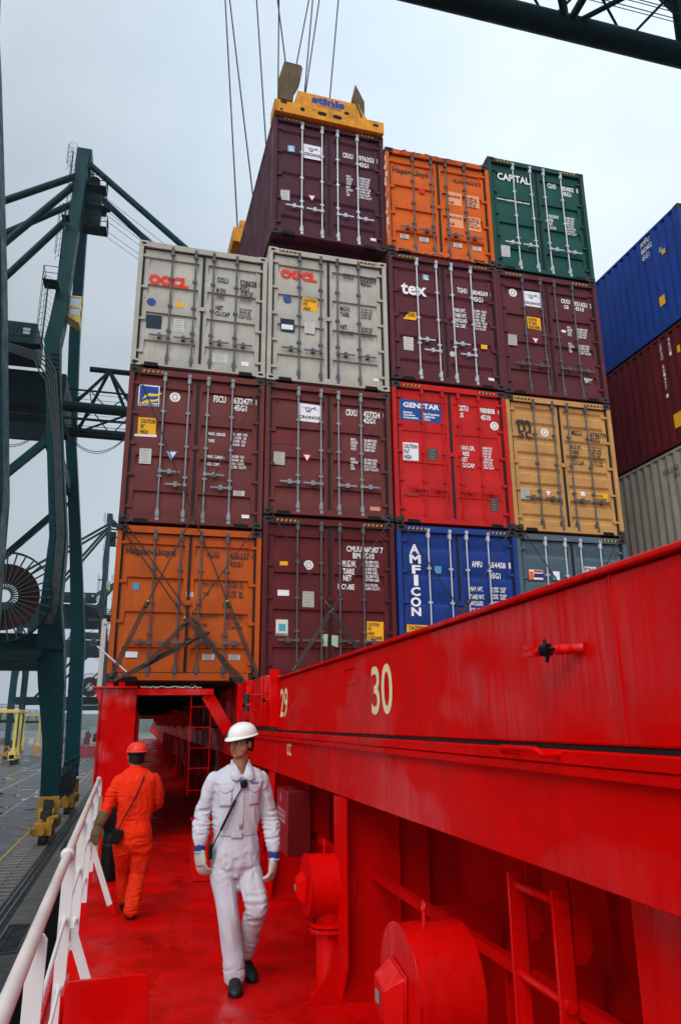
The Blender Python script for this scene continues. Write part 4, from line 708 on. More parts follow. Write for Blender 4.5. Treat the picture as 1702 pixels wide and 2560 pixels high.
# ------------------------------------------------------------------ lashing rods
lab = ['starting highest at the orange container top left', 'starting lower at the orange container top left', 'from the orange container top right corner',
 'reaching from the topmost left corner to the right', 'from high on the right to the left deck corner', 'lying low over the orange doors, upper thick one', 'lying low over the orange doors, lower thick one',
 'from the left corner above the dark red container', 'from the right corner above the dark red container', 'from the left corner above the blue container', 'from the right corner above the blue container', 'from the left corner above the grey blue container', 'from the right corner above the grey blue container']
HI = {3: (.06, -.05, 5.60), 4: (2.32, -.05, 5.30)}
for i, (a, b, c) in enumerate(LASH):
    a = Vector(HI.get(i, a)); b = Vector(b); c = Vector(c)
    t = empty('lashing_rod', a); tag(t, 'dark steel lashing rod ' + lab[i], 'lashing rod', 'lashing rods across the container doors')
    m = MB(a); thick = .024 if i in (5, 6) else .0115
    m.cyl(a, b, thick); m.ball(a, .034, 10, 6); m.build('rod', LASHM, t)
    d = (c - b).normalized(); sdv = d.cross(Vector((0, 1, 0))).normalized() * .026
    m = MB(a); m.cyl(b + sdv, c + sdv, .0105); m.cyl(b - sdv, c - sdv, .0105); m.cyl(b, c, .010)
    for q in (0, 1): p = b.lerp(c, q); m.cyl(p - d * .05, p + d * .05, .034)
    m.build('turnbuckle', LASHM, t)
    if i in (1, 3, 4, 8): MB(a).cyl(b - d * .07, b - d * .02, .024).build('yellow_band', mkmat('yellow'), t)
    elif i in (0, 2, 7, 9): MB(a).cyl(b - d * .12, b - d * .02, .02).build('red_band', flat('redband', (.25, .03, .03)), t)

# ------------------------------------------------------------------ spreader and its ropes
sp = empty('spreader', (2.5, -.1, 11.69)); tag(sp, 'yellow container spreader with blue lettering locked on the hanging container', 'spreader'); sp.rotation_euler.z = R(1.9)
b = MB(); b.box(0, 2.43, 0, .45, 0, .30); b.build('end_beam', SPRY, sp, .012)
b = MB(); b.prism([(.45, .02, .303), (1.93, .02, .303), (1.88, .02, .66), (.50, .02, .66)], (0, .3, 0)); b.prism([(1.93, .02, .303), (2.06, .02, .303), (1.88, .02, .60)], (0, .2, 0)); pl = b.build('motor_cover', SPRY, sp, .01)
t = MB(); put_text(t, 'stinis', (.80, .014, .44), (.74, 0, 0), (0, 0, .17), .05); put_text(t, 'LONG TWIN®', (.90, .014, .365), (.56, 0, 0), (0, 0, .042), .01); t.build('lettering', flat('logo_blue', (.01, .06, .30)), pl)
def ov(m, cx, cz, rx, rz, y=-.004):
    n = 20; m.add([(cx + rx * (abs(math.cos(a)) ** .6) * (1 if math.cos(a) > 0 else -1), y, cz + rz * (abs(math.sin(a)) ** .8) * (1 if math.sin(a) > 0 else -1)) for a in [2 * math.pi * k / n for k in range(n)]], [tuple(range(n))])
for args in ((.60, .17, .05, .045), (1.03, .165, .10, .05), (1.37, .165, .10, .05)): h = MB(); ov(h, *args); h.build('cutout', BLACK, sp)
for q_ in ((1.53, 1.63, .29, .36), (.13, .26, .22, .285), (2.18, 2.30, .15, .21), (.12, .17, .03, .08)): MB().box(q_[0], q_[1], -.004, -.001, q_[2], q_[3]).build('cutout', BLACK, sp)
def flipper(x, fl, nm='guide_flipper'):
    m = MB()
    if fl:  # broad plate seen from its face
        o = [(x + .03, .0), (x + .32, .0), (x + .34, .25), (x + .47, .55), (x + .52, .92), (x + .50, 1.01), (x + .12, 1.02), (x + .02, .60), (x + .03, .3)]
        m.loft([[(a, -.02, .305 + c) for a, c in o], [(a, .16, .305 + c) for a, c in o]])
    else:
        m.loft([[(x + .14, 0, .30), (x + .24, .1, .30), (x + .24, .3, .30), (x + .14, .3, .30)], [(x - .06, .0, .85), (x + .25, .10, .85), (x + .25, .35, .85), (x - .02, .35, .85)], [(x + .06, .15, 1.33), (x + .08, .17, 1.33), (x + .08, .2, 1.33), (x + .06, .2, 1.33)]])
    return m.build(nm, SPRD, sp, .01)
flipper(.07, True); flipper(1.78, False)
b = MB(); b.box(.7, 1.7, .4, 12.2, .02, .42); b.box(0, 2.43, 11.9, 12.33, 0, .30); b.build('main_frame', SPRY, sp)
b = MB(); b.box(-.1, 2.5, 5.2, 7.2, .45, .9)
for x in (.1, 1.0, 1.9): b.cyl((x, 5.5, 1.0), (x + .3, 5.5, 1.0), .3, n=20); b.cyl((x, 6.9, 1.0), (x + .3, 6.9, 1.0), .3, n=20)
b.build('head_block', SPRY, sp)
b = MB(); b.box(-.04, -.005, 11.9, 12.3, -.4, .35); b.build('side_guide', SPRY, sp)
ropes = [((2.46, 6, 12.8), (1.49, 6, 25.5)), ((3.11, 6.3, 12.9), (1.45, 6.3, 26)), ((3.46, 6, 12.9), (2.49, 6, 26)), ((3.60, 6.1, 12.9), (3.51, 6.1, 26)), ((4.57, 6, 12.9), (3.02, 6, 26)),
 ((3.16, 6, 12.9), (5.02, 6, 26)), ((4.02, 6, 12.9), (4.88, 6, 26)), ((3.78, 6, 12.9), (5.26, 6, 26)), ((4.79, 6, 12.9), (5.78, 6, 26))]
rl = ['outermost on the left', 'second from the left, slanting', 'third from the left, near the container side', 'fourth, rising behind the left guide', 'leaning one crossing the fourth', 'leaning right above the left guide', 'first of the close pair', 'second of the close pair', 'rightmost one, above the blue lettering']
for (a, b), l_ in zip(ropes, rl):
    m = MB(a); m.cyl(a, b, .022, n=6); tag(m.build('hoist_rope', ROPE), 'dark hoist rope of the spreader, ' + l_, 'rope', 'hoist ropes of the spreader')
# ================================================================== quay, yard, cranes
QZ = -8.85
asph = bpy.data.materials.new('wet_asphalt'); asph.use_nodes = True; nt = asph.node_tree; L = nt.links.new; bs = nt.nodes['Principled BSDF']
g = nd(nt, 'ShaderNodeNewGeometry'); n1 = nd(nt, 'ShaderNodeTexNoise'); n1.inputs['Scale'].default_value = .22; n1.inputs['Detail'].default_value = 7; L(g.outputs['Position'], n1.inputs['Vector'])
n2 = nd(nt, 'ShaderNodeTexNoise'); n2.inputs['Scale'].default_value = 3.; n2.inputs['Detail'].default_value = 6; L(g.outputs['Position'], n2.inputs['Vector'])
r1 = nd(nt, 'ShaderNodeValToRGB'); r1.color_ramp.elements[0].position = .42; r1.color_ramp.elements[0].color = (.028, .030, .034, 1); r1.color_ramp.elements[1].position = .62; r1.color_ramp.elements[1].color = (.085, .086, .09, 1)
L(n1.outputs[0], r1.inputs[0]); mm = nd(nt, 'ShaderNodeMix', data_type='RGBA', blend_type='MULTIPLY'); mm.inputs[0].default_value = .6
r3 = nd(nt, 'ShaderNodeMapRange'); r3.inputs[3].default_value = .6; r3.inputs[4].default_value = 1.3; L(n2.outputs[0], r3.inputs[0]); L(r1.outputs[0], mm.inputs[6]); L(r3.outputs[0], mm.inputs[7]); L(mm.outputs[2], bs.inputs['Base Color'])
r2 = nd(nt, 'ShaderNodeMapRange'); r2.inputs[1].default_value = .36; r2.inputs[2].default_value = .47; r2.inputs[3].default_value = .05; r2.inputs[4].default_value = .5; L(n1.outputs[0], r2.inputs[0]); L(r2.outputs[0], bs.inputs['Roughness'])
m = MB(); m.add([(-900, -60, QZ), (-3.2, -60, QZ), (-3.2, 2500, QZ), (-900, 2500, QZ)], [(0, 1, 2, 3)])
tag(m.build('quay_ground', asph), kind='structure')
m = MB(); m.box(-3.2, -2.9, -60, 2500, -14, QZ + .12); tag(m.build('quay_edge', paint('quay_concrete', (.16, .15, .14), .6, var=.3)), kind='structure')
m = MB(); m.add([(-3.0, -60, -12), (500, -60, -12), (500, 2500, -12), (-3.0, 2500, -12)], [(0, 1, 2, 3)]); tag(m.build('water', paint('harbour_water', (.02, .03, .03), .12, bump=.3, bscale=1.5)), kind='structure')
conc = paint('apron_concrete', (.10, .09, .078), .5, var=.35, nscale=.8, rvar=.3)
m = MB(); m.add([(-7.35, -60, QZ + .005), (-3.2, -60, QZ + .005), (-3.2, 900, QZ + .005), (-7.35, 900, QZ + .005)], [(0, 1, 2, 3)]); tag(m.build('quay_apron', conc), kind='structure')
m = MB()
for y in range(-10, 110): m.box(-7.0, -5.25, y + .0, y + .45, QZ + .004, QZ + .03)
tag(m.build('track_slabs', paint('track_concrete', (.17, .15, .14), .45, var=.3)), kind='structure')
m = MB()
for x in (-5.02, -4.72): m.box(x, x + .06, -60, 900, QZ + .004, QZ + .05)
m.box(-6.15, -6.07, -60, 900, QZ + .03, QZ + .05)
tag(m.build('crane_rails', paint('rail_steel', (.25, .24, .23), .25, metal=.9)), kind='structure')
m = MB(); m.box(-5.2, -5.04, -60, 900, QZ + .005, QZ + .012); m.box(-4.94, -4.74, -60, 900, QZ + .005, QZ + .012); m.box(-4.64, -4.4, -60, 900, QZ + .005, QZ + .012); tag(m.build('rail_groove', paint('groove_black', (.01, .01, .01), .6)), kind='structure')
m = MB(); m.box(-7.55, -7.42, -60, 900, QZ + .004, QZ + .009); tag(m.build('yellow_line', flat('road_yellow', (.45, .25, .03))), kind='structure')
m = MB()
for x in (-11.6, -16.5, -20.1): m.box(x, x + .12, -60, 700, QZ + .004, QZ + .009)
tag(m.build('lane_lines', flat('road_white', (.34, .34, .34))), kind='structure')
random.seed(2)
m = MB()
for k in range(34):
    x = random.uniform(-22, -8); y = random.uniform(30, 110); n = 14; rx, ry = random.uniform(.2, .8), random.uniform(.5, 2.2); ph = random.uniform(0, 6)
    m.add([(x + rx * math.cos(2 * math.pi * i / n) * (1 + .3 * math.sin(3 * i + ph)), y + ry * math.sin(2 * math.pi * i / n) * (1 + .3 * math.cos(2 * i + ph)), QZ + .011 + k * .0002) for i in range(n)], [tuple(range(n))])
tag(m.build('puddles', paint('puddle_water', (.03, .032, .035), .04, rvar=.01)), kind='structure')
for i, (x, y, w2, l2, lb) in enumerate(((-4.25, 20.5, .85, 4.2, 'nearest dark cable pit with steel rim beside the crane rail'), (-4.15, 44.5, .7, 4, 'dark cable pit with steel rim just before the crane foot'), (-4.1, 66, .7, 4, 'small dark pit beyond the crane foot'))):
    t = empty('quay_pit', (x, y, QZ)); tag(t, lb, 'pit')
    MB().box(0, w2, 0, l2, .006, .014).build('opening', BLACK, t)
    m = MB(); m.box(-.06, 0, -.06, l2 + .06, .006, .06); m.box(w2, w2 + .06, -.06, l2 + .06, .006, .06); m.box(0, w2, -.06, 0, .006, .06); m.box(0, w2, l2, l2 + .06, .006, .06); m.cyl((.2, .3, .05), (.2, l2 - .4, .05), .02, n=6); m.build('rim', RODG, t)

def sect(m, secs):      # loft of rectangular sections (x0, x1, y, d, z)
    m.loft([[(x0, y - d / 2, z), (x1, y - d / 2, z), (x1, y + d / 2, z), (x0, y + d / 2, z)] for x0, x1, y, d, z in secs]); return m
def tub(m, a, b, r, n=12): return m.cyl(a, b, r, n=n)
def make_crane(label):
    t = empty('quay_crane', (-5.5, 0, QZ)); tag(t, label, 'crane', 'green ship to shore cranes on the quay'); O = (-5.5, 0, QZ)
    ya, yb = -8.4, 10.3
    m = sect(MB(O), [(-6.25, -5.05, ya, 1.5, -6.6), (-6.5, -5.15, ya, 1.7, -1.9), (-7.2, -5.3, ya, 1.9, 2.2), (-7.6, -5.6, ya, 2, 5.2), (-7.65, -6.1, ya, 1.9, 8.5), (-7.5, -6.15, ya, 1.8, 14), (-8.5, -7.25, ya, 1.7, 22.4), (-9.25, -8.05, ya, 1.7, 29), (-9.55, -8.25, ya, 1.8, 31.6), (-9.3, -8.05, ya, 1.7, 33.5), (-9.2, -8.1, ya + .8, 1.6, 36.8), (-9.5, -8.2, ya + 2.9, 1.5, 43.5), (-9.35, -8.25, ya + 4.8, 1.4, 49.5), (-9.4, -8.3, ya + 6.6, 1.4, 57)])
    lg = m.build('leg', GREEN, t)
    m = sect(MB(O), [(-6.35, -5.1, yb, 1.5, -5.6), (-6.5, -5.2, yb, 1.5, -1.3), (-6.85, -5.5, yb, 1.5, 7.5), (-7.8, -6.6, yb, 1.5, 17), (-9.0, -7.9, yb, 1.5, 27), (-9.25, -8.15, yb - .4, 1.5, 29), (-9.6, -8.5, yb - 3.4, 1.4, 40), (-9.5, -8.5, yb - 6, 1.3, 49), (-9.4, -8.4, yb - 8.4, 1.3, 56)]); m.build('leg', GREENL, t)
    for y in (ya, yb):
        sect(MB(O), [(-29.2, -28.1, y, 1.4, -6.4), (-29.6, -28.0, y, 1.5, 4), (-29.4, -28.0, y, 1.4, 30)]).build('leg', GREEN, t)
        m = MB(O).box(-28.2, -7.2, y - .7, y + .7, 4.6, 6.2); m.build('portal_beam', GREEND, t)
        MB(O).bar((-8.6, y, 22.5), (-24, y, 5.4), .6, .6, (0, 1, 0)).build('diagonal_brace', GREEN, t)
    for x in (-28.7, -5.75): MB(O).box(x - .55, x + .55, ya + .9, yb - .9, -6.4, -4.6).build('sill_beam', GREEND, t)
    for z in (5.4,): MB(O).box(-29.3, -28.1, ya + .8, yb - .8, z - .8, z + .8).build('cross_beam', GREEN, t)
    MB(O).box(-9.1, -8.2, ya + .9, yb - .9, 23.0, 24.4).build('cross_beam', GREEND, t)
    for y in (ya, yb): MB(O).bar((-28.7, y + (.8 if y < 0 else -.8), 8), (-28.7, .9, 18), .5, .5, (1, 0, 0)).build('diagonal_brace', GREEN, t)
    m = MB(O); m.box(-47, -8.2, -3.4, 3.4, 27.9, 31.2); m.build('girder', GREEND, t)
    m = MB(O); m.box(-47, -8.2, -3.4, -3.0, 24.4, 27.0); m.box(-47, -13.4, -3.38, 3.2, 27.0, 27.9); m.box(-9.6, -8.2, -3.38, 3.2, 27.0, 27.9); m.box(-12, -11.95, -3.3, -3.1, 27, 27.9); m.build('lower_girder', GREEND, t)
    bm_ = empty('boom', (0, 0, 0)); bm_.parent = t
    bo = MB(O)
    for y in (-3.3, 3.3): bo.cyl((-8.2, y, 28.0), (48, y, 28.0), .5, n=20)
    bo.cyl((-6.5, 0, 33.6), (48, 0, 33.6), .28, n=12); bo.build('chord', GREEND, bm_)
    m = MB(O); k = 0; x = -7.5
    while x < 44:
        for y in (-3.3, 3.3): m.cyl((x, y, 28), (x + 2.9, 0, 33.6), .17, n=8); m.cyl((x + 5.8, y, 28), (x + 2.9, 0, 33.6), .17, n=8)
        m.cyl((x, -3.3 if k % 2 else 3.3, 28), (x + 5.8, 3.3 if k % 2 else -3.3, 28), .11, n=8); m.cyl((x, -3.3, 28), (x, 3.3, 28), .13, n=8); x += 5.8; k += 1
    m.build('bracing', GREEND, bm_)
    m = MB(O)
    for y in (-2.6, 2.6): m.rail([(-8, y, 28.6), (46, y, 28.6)], 1.1, .022, 2, gap=5.8); m.cyl((-8, y * .9, 30.2), (46, y * .9, 30.2), .10, n=8)
    m.build('walkway', GREEND, bm_)
    m = MB(O); x = -8.0
    while x < 44: m.cyl((x, -3.3, 28.0), (x + 1.9, -2.6, 30.2), .06, n=6); m.cyl((x + 3.8, -3.3, 28.0), (x + 1.9, -2.6, 30.2), .06, n=6); m.cyl((x, 3.3, 28), (x + 1.9, 2.6, 30.2), .06, n=6); m.cyl((x + 3.8, 3.3, 28), (x + 1.9, 2.6, 30.2), .06, n=6); m.cyl((x + 1.9, -2.6, 30.2), (x + 1.9, 2.6, 30.2), .05, n=6); x += 3.8
    m.build('light_bracing', GREEND, bm_)
    m = MB(O)
    for k in range(6): m.cyl((-8, -1.4 + .55 * k, 26.9 + (k % 2) * .25), (46, -1.4 + .55 * k, 26.9 + (k % 2) * .25), .02, n=4)
    m.build('trolley_cable', ROPE, bm_)
    for x0 in (-16, -8.6, -1.2, 6.2):
        m = MB(O)
        for dz in (0, .18):
            pts = [(x0 + 7.2 * k / 14, -3.9, 26.6 - (3.1 + dz) * (1 - (2 * k / 14 - 1) ** 2)) for k in range(15)]
            for a, b in zip(pts, pts[1:]): m.cyl(a, b, .035, n=5)
        m.build('festoon_cable', ROPE, t)
    MB(O).box(-16, 14, -4.0, -3.8, 26.5, 26.7).build('festoon_rail', GREEND, t)
    # apex: stays, platforms, sheaves
    for y, dz in ((-3.3, 0), (3.3, 0)):
        MB(O).cyl((-9.3, y * .6, 54.6), (-31, y, 39.0), .36, n=12).build('back_stay', GREEN, t)
        MB(O).cyl((-9.4, y * .6, 53.5), (-29, y, 25.5), .36, n=12).build('back_stay', GREEN, t)
        MB(O).cyl((-8.3, y * .6, 56.3), (24, y, 28.8), .33, n=12).build('fore_stay', GREEN, t)
    m = MB(O)
    for k in range(7): m.cyl((-7.2, -1.2 + .35 * k, 53.6 - (k % 3) * 1.7), (26, -1.2 + .35 * k, 29.5 - (k % 3) * .3), .028, n=4)
    m.build('hoist_cable', ROPE, t)
    sect(MB(O), [(-9.6, -8.1, 0, 5, 55.4), (-9.6, -8.1, 0, 4.4, 58.0)]).build('head_beam', GREEN, t)
    for z, x1 in ((48.4, -5.9), (50.9, -6.2), (53.3, -6.3)):
        m = MB(O); m.box(-8.3, x1, -2.6, -1.0, z, z + .12); m.rail([(-8, -2.6, z + .12), (x1, -2.6, z + .12), (x1, -1.0, z + .12)], 1.15, .045, 2); m.build('platform', GREEND, t)
    MB(O).box(-8.2, -6.7, -2.2, -.6, 48.9, 52.6).build('sheave_house', GREEND, t); MB(O).cyl((-6.1, -1.9, 51.6), (-6.1, -1.2, 51.6), .38, n=18).build('sheave', GREEND, t); MB(O).cyl((-7.6, -1.5, 54.7), (-7.6, -.8, 54.7), .55, n=18).build('sheave', GREEND, t)
    def caged(x, y, z0, z1, nm='caged_ladder'):
        m = MB(O); m.box(x - .03, x + .03, y - .25, y - .2, z0, z1); m.box(x - .03, x + .03, y + .2, y + .25, z0, z1); z = z0
        for k in range(5):
            a = R(20 + 35 * k); m.cyl((x + .7 * math.cos(math.pi / 2 + a) * .6, y - .75 * math.sin(a), z0 + .8), (x + .7 * math.cos(math.pi / 2 + a) * .6, y - .75 * math.sin(a), z1), .022, n=4)
        while z < z1:
            m.cyl((x, y - .22, z), (x, y + .22, z), .02, n=4); z += .6
            if int(z * 10) % 2 == 0 or True:
                pr = None
                for k in range(7):
                    a = R(180 * k / 6); p = (x - .42 * math.cos(a), y - .78 * math.sin(a), z)
                    if pr: m.cyl(pr, p, .02, n=4)
                    pr = p
        return m.build(nm, GREEND, t)
    caged(-10.0, -1.8, 54.6, 57.9); caged(-9.3, -3.8, 46.5, 54); caged(-9.0, ya - .7, 39, 45); caged(-9.75, ya - .7, 31.4, 37.3)
    m = MB(O); m.box(-10.2, -8.9, ya - 1.2, ya + .3, 37.2, 37.3); m.rail([(-8.9, ya - 1.2, 37.3), (-10.2, ya - 1.2, 37.3), (-10.2, ya + .3, 37.3)], 1.3, .035); m.build('platform', GREEND, t); m = MB(O); m.box(-9.7, -9.0, ya + 1.8, ya + 2.8, 46.2, 46.3); m.rail([(-9.0, ya + 1.8, 46.3), (-9.7, ya + 1.8, 46.3)], 1.2, .035); m.build('platform', GREEND, t)
    h = MB(O); h.box(-24, -10.5, ya + .7, ya + 5, 31.5, 33.8)
    for k in range(44): h.box(-23.9 + k * .3, -23.78 + k * .3, ya + .64, ya + .70, 31.6, 33.7)
    mh = h.build('machine_house', GREEN, t)
    MB(O).box(-11.6, -11.0, ya + .58, ya + .64, 32.6, 33.2).build('window', paint('house_window', (.3, .32, .33), .3), mh)
    m = MB(O); m.box(-24, -9.9, ya - .2, ya + .7, 31.3, 31.4); m.rail([(-24, ya - .2, 31.4), (-9.9, ya - .2, 31.4), (-9.9, ya + 2, 31.4)], 1.1, .03); m.build('platform', GREEND, t)
    for k in range(3): MB(O).box(-13.62, -13.25, ya + .2, ya + .6, 32.2 + .45 * k, 32.4 + .45 * k).build('yellow_marker', YELP, t)
    cbn = MB(O); x0, x1, y0, y1 = -8.35, -7.05, ya + 1.0, ya + 2.6
    cbn.box(x0, x1, y0, y1, 36.0, 36.2); cbn.box(x0, x1, y0, y1, 35.2, 35.35); cbn.box(x0, x1, y0, y1, 37.1, 37.25); cbn.box(x0, x1, y0, y1, 36.15, 36.25)
    for x in (x0, x1 - .08):
        for y in (y0, y1 - .08): cbn.box(x, x + .08, y, y + .08, 35.3, 37.2)
    cbn.prism([(x0, y0, 35.2), (x1, y0, 35.2), (x1, y0, 34.5)], (0, y1 - y0, 0)); c_ = cbn.build('cab', YELP, t)
    MB(O).box(x0 + .06, x1 - .06, y0 + .06, y1 - .06, 35.35, 37.1).build('window', GLASS, c_)
    # cable trays down the leg, bending at the portal
    m = MB(O)
    for k in range(5):
        dx = -.28 * k; pts = [(-12.9, ya - 1.05, 33.2), (-12.8 + dx * .3, ya - 1.05, 31.2 - .17 * k), (-12.4, ya - 1.05, 30.7 - .17 * k), (-9.9 + dx * .2, ya - 1.05, 30.1 - .18 * k), (-8.9 + dx * .6, ya - 1.05, 29.5 - .3 * k), (-8.3 + dx * .6, ya - 1.02, 28.5 - .25 * k), (-7.4 + dx * .45, ya - .95, 22.4), (-6.35 + dx * .45, ya - 1.0, 14), (-6.3 + dx * .45, ya - 1.05, 8.5), (-6.6 + dx * .4, ya - 1.1, 6.9)]
        for a, b in zip(pts, pts[1:]): m.cyl(a, b, .07, n=6)
    m.build('cable_tray', paint('cable_grey', (.035, .045, .045), .5, var=.4), t)
    m = MB(O)
    for z in [v * .45 + 9 for v in range(48)]:
        f = (z - 14) / 15.; x = -6.35 - (1.65 * f if f > 0 else 0); m.box(x - .75, x - .1, ya - .97, ya - .90, z, z + .07)
    m.build('tray_rungs', GREEND, t)
    # cable reel
    rc = (-9.9, ya - 3.6, 8.6); rr = 3.4
    re_ = MB(O); N = 48
    for s in (0, .5):
        for k in range(N):
            a, b = 2 * math.pi * k / N, 2 * math.pi * (k + 1) / N; re_.cyl((rc[0] + rr * math.cos(a), rc[1] + s, rc[2] + rr * math.sin(a)), (rc[0] + rr * math.cos(b), rc[1] + s, rc[2] + rr * math.sin(b)), .05, n=6)
    ro = re_.build('cable_reel', GREEND, t)
    m = MB(O)
    for k in range(32): a = 2 * math.pi * k / 32; m.bar((rc[0] + .5 * math.cos(a), rc[1] - .05, rc[2] + .5 * math.sin(a)), (rc[0] + rr * math.cos(a), rc[1] - .05, rc[2] + rr * math.sin(a)), .10, .12, (0, 1, 0))
    m.build('spokes', paint('reel_spoke', (.02, .026, .026), .5), ro)
    m = MB(O); n = 40; r0, r1 = 1.0, 2.5
    m.add([(rc[0] + r * math.cos(2 * math.pi * k / n), rc[1] + yy, rc[2] + r * math.sin(2 * math.pi * k / n)) for yy in (.1, .45) for r in (r0, r1) for k in range(n)],
        [(k, (k + 1) % n, n + (k + 1) % n, n + k) for k in range(n)] + [(2 * n + k, 2 * n + (k + 1) % n, 3 * n + (k + 1) % n, 3 * n + k) for k in range(n)] + [(n + k, n + (k + 1) % n, 3 * n + (k + 1) % n, 3 * n + k) for k in range(n)] + [(k, (k + 1) % n, 2 * n + (k + 1) % n, 2 * n + k) for k in range(n)])
    m.build('cable_coil', paint('reel_cable', (.035, .004, .005), .6), ro)
    m = MB(O); m.bar((-6.7, ya - 1.8, 8.1), (-5.5, ya - 1.2, 5.1), .05, .05); m.cyl((rc[0] + 2.6, ya - 3.2, 9.6), (-5.9, ya - 1.2, 5.6), .04, n=6); m.box(-9, -5.7, ya - 1.3, ya - 1.0, 4.9, 5.1); m.box(-12, -7, ya - 3.6, ya - .7, 4.2, 4.7); m.build('reel_arm', GREEND, ro)
    # bogies
    for x in (-5.65, -28.7):
        for y in (ya, yb):
            g = MB(O); g.prism([(x - .5, y - 2.2, -8.2), (x - .5, y + 2.2, -8.2), (x - .5, y + 1.2, -6.6), (x - .5, y - 1.2, -6.6)], (1.0, 0, 0)); g.box(x - .75, x + .75, y - 1.0, y - .7, -7.3, -5.8)
            g.box(x - .62, x + .62, y - 3.3, y - 1.4, -8.2, -7.4); g.box(x - .62, x + .62, y + 1.4, y + 3.3, -8.2, -7.4); bo_ = g.build('bogie', YEL, t, .02)
            g = MB(O)
            for dy in (-2.9, -1.9, 1.9, 2.9): g.cyl((x - .25, y + dy, -8.4), (x + .25, y + dy, -8.4), .42, n=16)
            g.build('wheel', DARK, bo_); MB(O).box(x - .35, x + .35, y - 2.25, y - 1.3, -7.2, -6.7).build('motor', DARK, bo_); MB(O).box(x - .3, x + .3, y - 1.35, y - 1.01, -7.0, -6.0).build('motor', DARK, bo_)
            g = MB(O); g.box(x - .8, x - .66, y - 4.1, y - 3.3, -8.0, -7.7); g.cyl((x, y - 3.9, -7.9), (x, y - 3.3, -7.9), .22, n=14); g.cyl((x + .45, y - 3.2, -7.2), (x + .75, y - 2.4, -7.2), .28, n=12); g.rail([(x - 1.4, y - 3.2, -7.9), (x - .7, y - 4.2, -7.9)], .35, .04, 1); g.build('buffer', YEL, bo_)
    m = MB(O)
    m.rail([(-5.0, ya + 1.5, -4.6), (-5.0, yb - 1, -4.6)], 1.1, .035); m.build('railing', GREEND, t)
    m = MB(O); z = -5.5
    m.cyl((-4.85, ya + .2, -5.5), (-5.2, ya + .2, 6), .03, n=5)
    for k in range(5): zz = -5 + 2.3 * k; m.bar((-5.1, ya, zz), (-4.6, ya + .3, zz), .1, .05)
    m.build('floodlight_bracket', GREEND, t)
    return t
GREENL = paint('crane_green_paint_smooth', (.0012, .034, .040), .5, var=.15, spec=.08, streak=.2, scol=(.002, .018, .02), sscale=(2, 2, .15))
YELP = paint('pale_yellow_paint', (.62, .45, .10), .45, var=.1)
crane = make_crane('large dark green quay crane with red cable reel at the left'); crane.location.y = 58.7
c2 = copy_tree(crane); c2.location.y = 205; c2.location.x = -8.3; c2['label'] = 'distant hazy quay crane seen between crane legs and orange container'
c3 = copy_tree(crane); c3.location = (-4.75, 5.6, QZ); c3['label'] = 'quay crane whose boom crosses the top right corner of the photo'
c4 = copy_tree(crane); c4.location = (-9.5, 300, QZ); c4['label'] = 'farthest quay crane, small and pale behind the legs of the others'

# straddle carriers, yard boxes
def straddle(loc, label, s=1., rz=0):
    t = empty('straddle_carrier', loc, label, 'straddle carrier'); t.rotation_euler.z = rz
    for x in (-2.3, 2.3):
        m = MB(); m.box(x - .55, x + .55, -4.6, 4.6, 1.0, 2.1); m.box(x - .75, x + .75, -4.6, -2.6, 1.2, 2.7); m.prism([(x - .5, -2.5, 2.1), (x - .5, -1.2, 2.1), (x - .5, -2.2, 3.4)], (1, 0, 0)); m.build('side_frame', YELP, t, .04)
        for y in (-3.6, -1.3, 1.3, 3.6): m = MB(); m.cyl((x - .32, y, .78), (x + .32, y, .78), .78, n=20); m.cyl((x - .34, y, .78), (x + .34, y, .78), .36, n=12); m.build('wheel', BLACK, t)
        for y in (-3.2, 3.2): m = MB(); m.box(x - .25, x + .25, y - .3, y + .3, 2.1, 11); m.build('post', YELP, t)
    m = MB(); m.box(-2.9, 2.9, -3.7, -2.7, 10.7, 11.4); m.box(-2.9, 2.9, 2.7, 3.7, 10.7, 11.4); m.box(-2.8, -2.1, -3.5, 3.5, 10.7, 11.3); m.box(2.1, 2.8, -3.5, 3.5, 10.7, 11.3); m.build('top_frame', YELP, t, .04)
    m = MB(); m.rail([(-2.7, -3.6, 11.4), (2.7, -3.6, 11.4), (2.7, 3.6, 11.4), (-2.7, 3.6, 11.4)], 1.1, .05); m.build('railing', DARK, t)
    m = MB(); m.box(-1.9, 1.9, -1, 1, 8.6, 9.3)
    for x in (-1.4, 1.4): m.cyl((x, -.5, 9.2), (x * .6, -2.9, 10.9), .12, n=6)
    m.build('lifting_frame', DARK, t)
    m = MB(); m.box(-3.2, -1.9, -4.6, -3.4, 8.6, 10.5); m.build('cab', GLASS, t)
    return t
straddle((-27.6, 168, QZ), 'yellow straddle carrier on the wet quay at the left edge of the photo')
straddle((-31.5, 238, QZ), 'smaller yellow straddle carrier standing behind a crane leg farther away', rz=.1)
yc = [(-12.4, 198, 0, .25, (.28, .04, .05), 'small red container on the quay beside the red pillar edge'), (-12.9, 232, 0, .12, (.45, .3, .16), 'tan container just behind the small red one on the quay'), (-24.3, 203, 0, .3, (.42, .27, .17), 'beige container standing alone left of the near crane leg'),
 (-22, 327, 0, .05, (.22, .03, .05), 'bottom dark red container of the far stack'), (-18.6, 329, 0, .05, (.24, .03, .05), 'dark red container at the right of the far stack base'), (-21.5, 327, 2.6, .05, (.2, .03, .06), 'dark red container on the second tier of the far stack'), (-18.4, 328, 2.6, .05, (.3, .03, .05), 'red container on the second tier beside the pale one'),
 (-19.6, 323, 4.3, .05, (.42, .47, .5), 'pale grey container in front at the top of the far stack'), (-14.6, 340, 5.6, .05, (.6, .05, .06), 'brightest red container topmost of the far stack'), (-25, 330, 0, .05, (.3, .32, .34), 'grey container left of the far stack')]
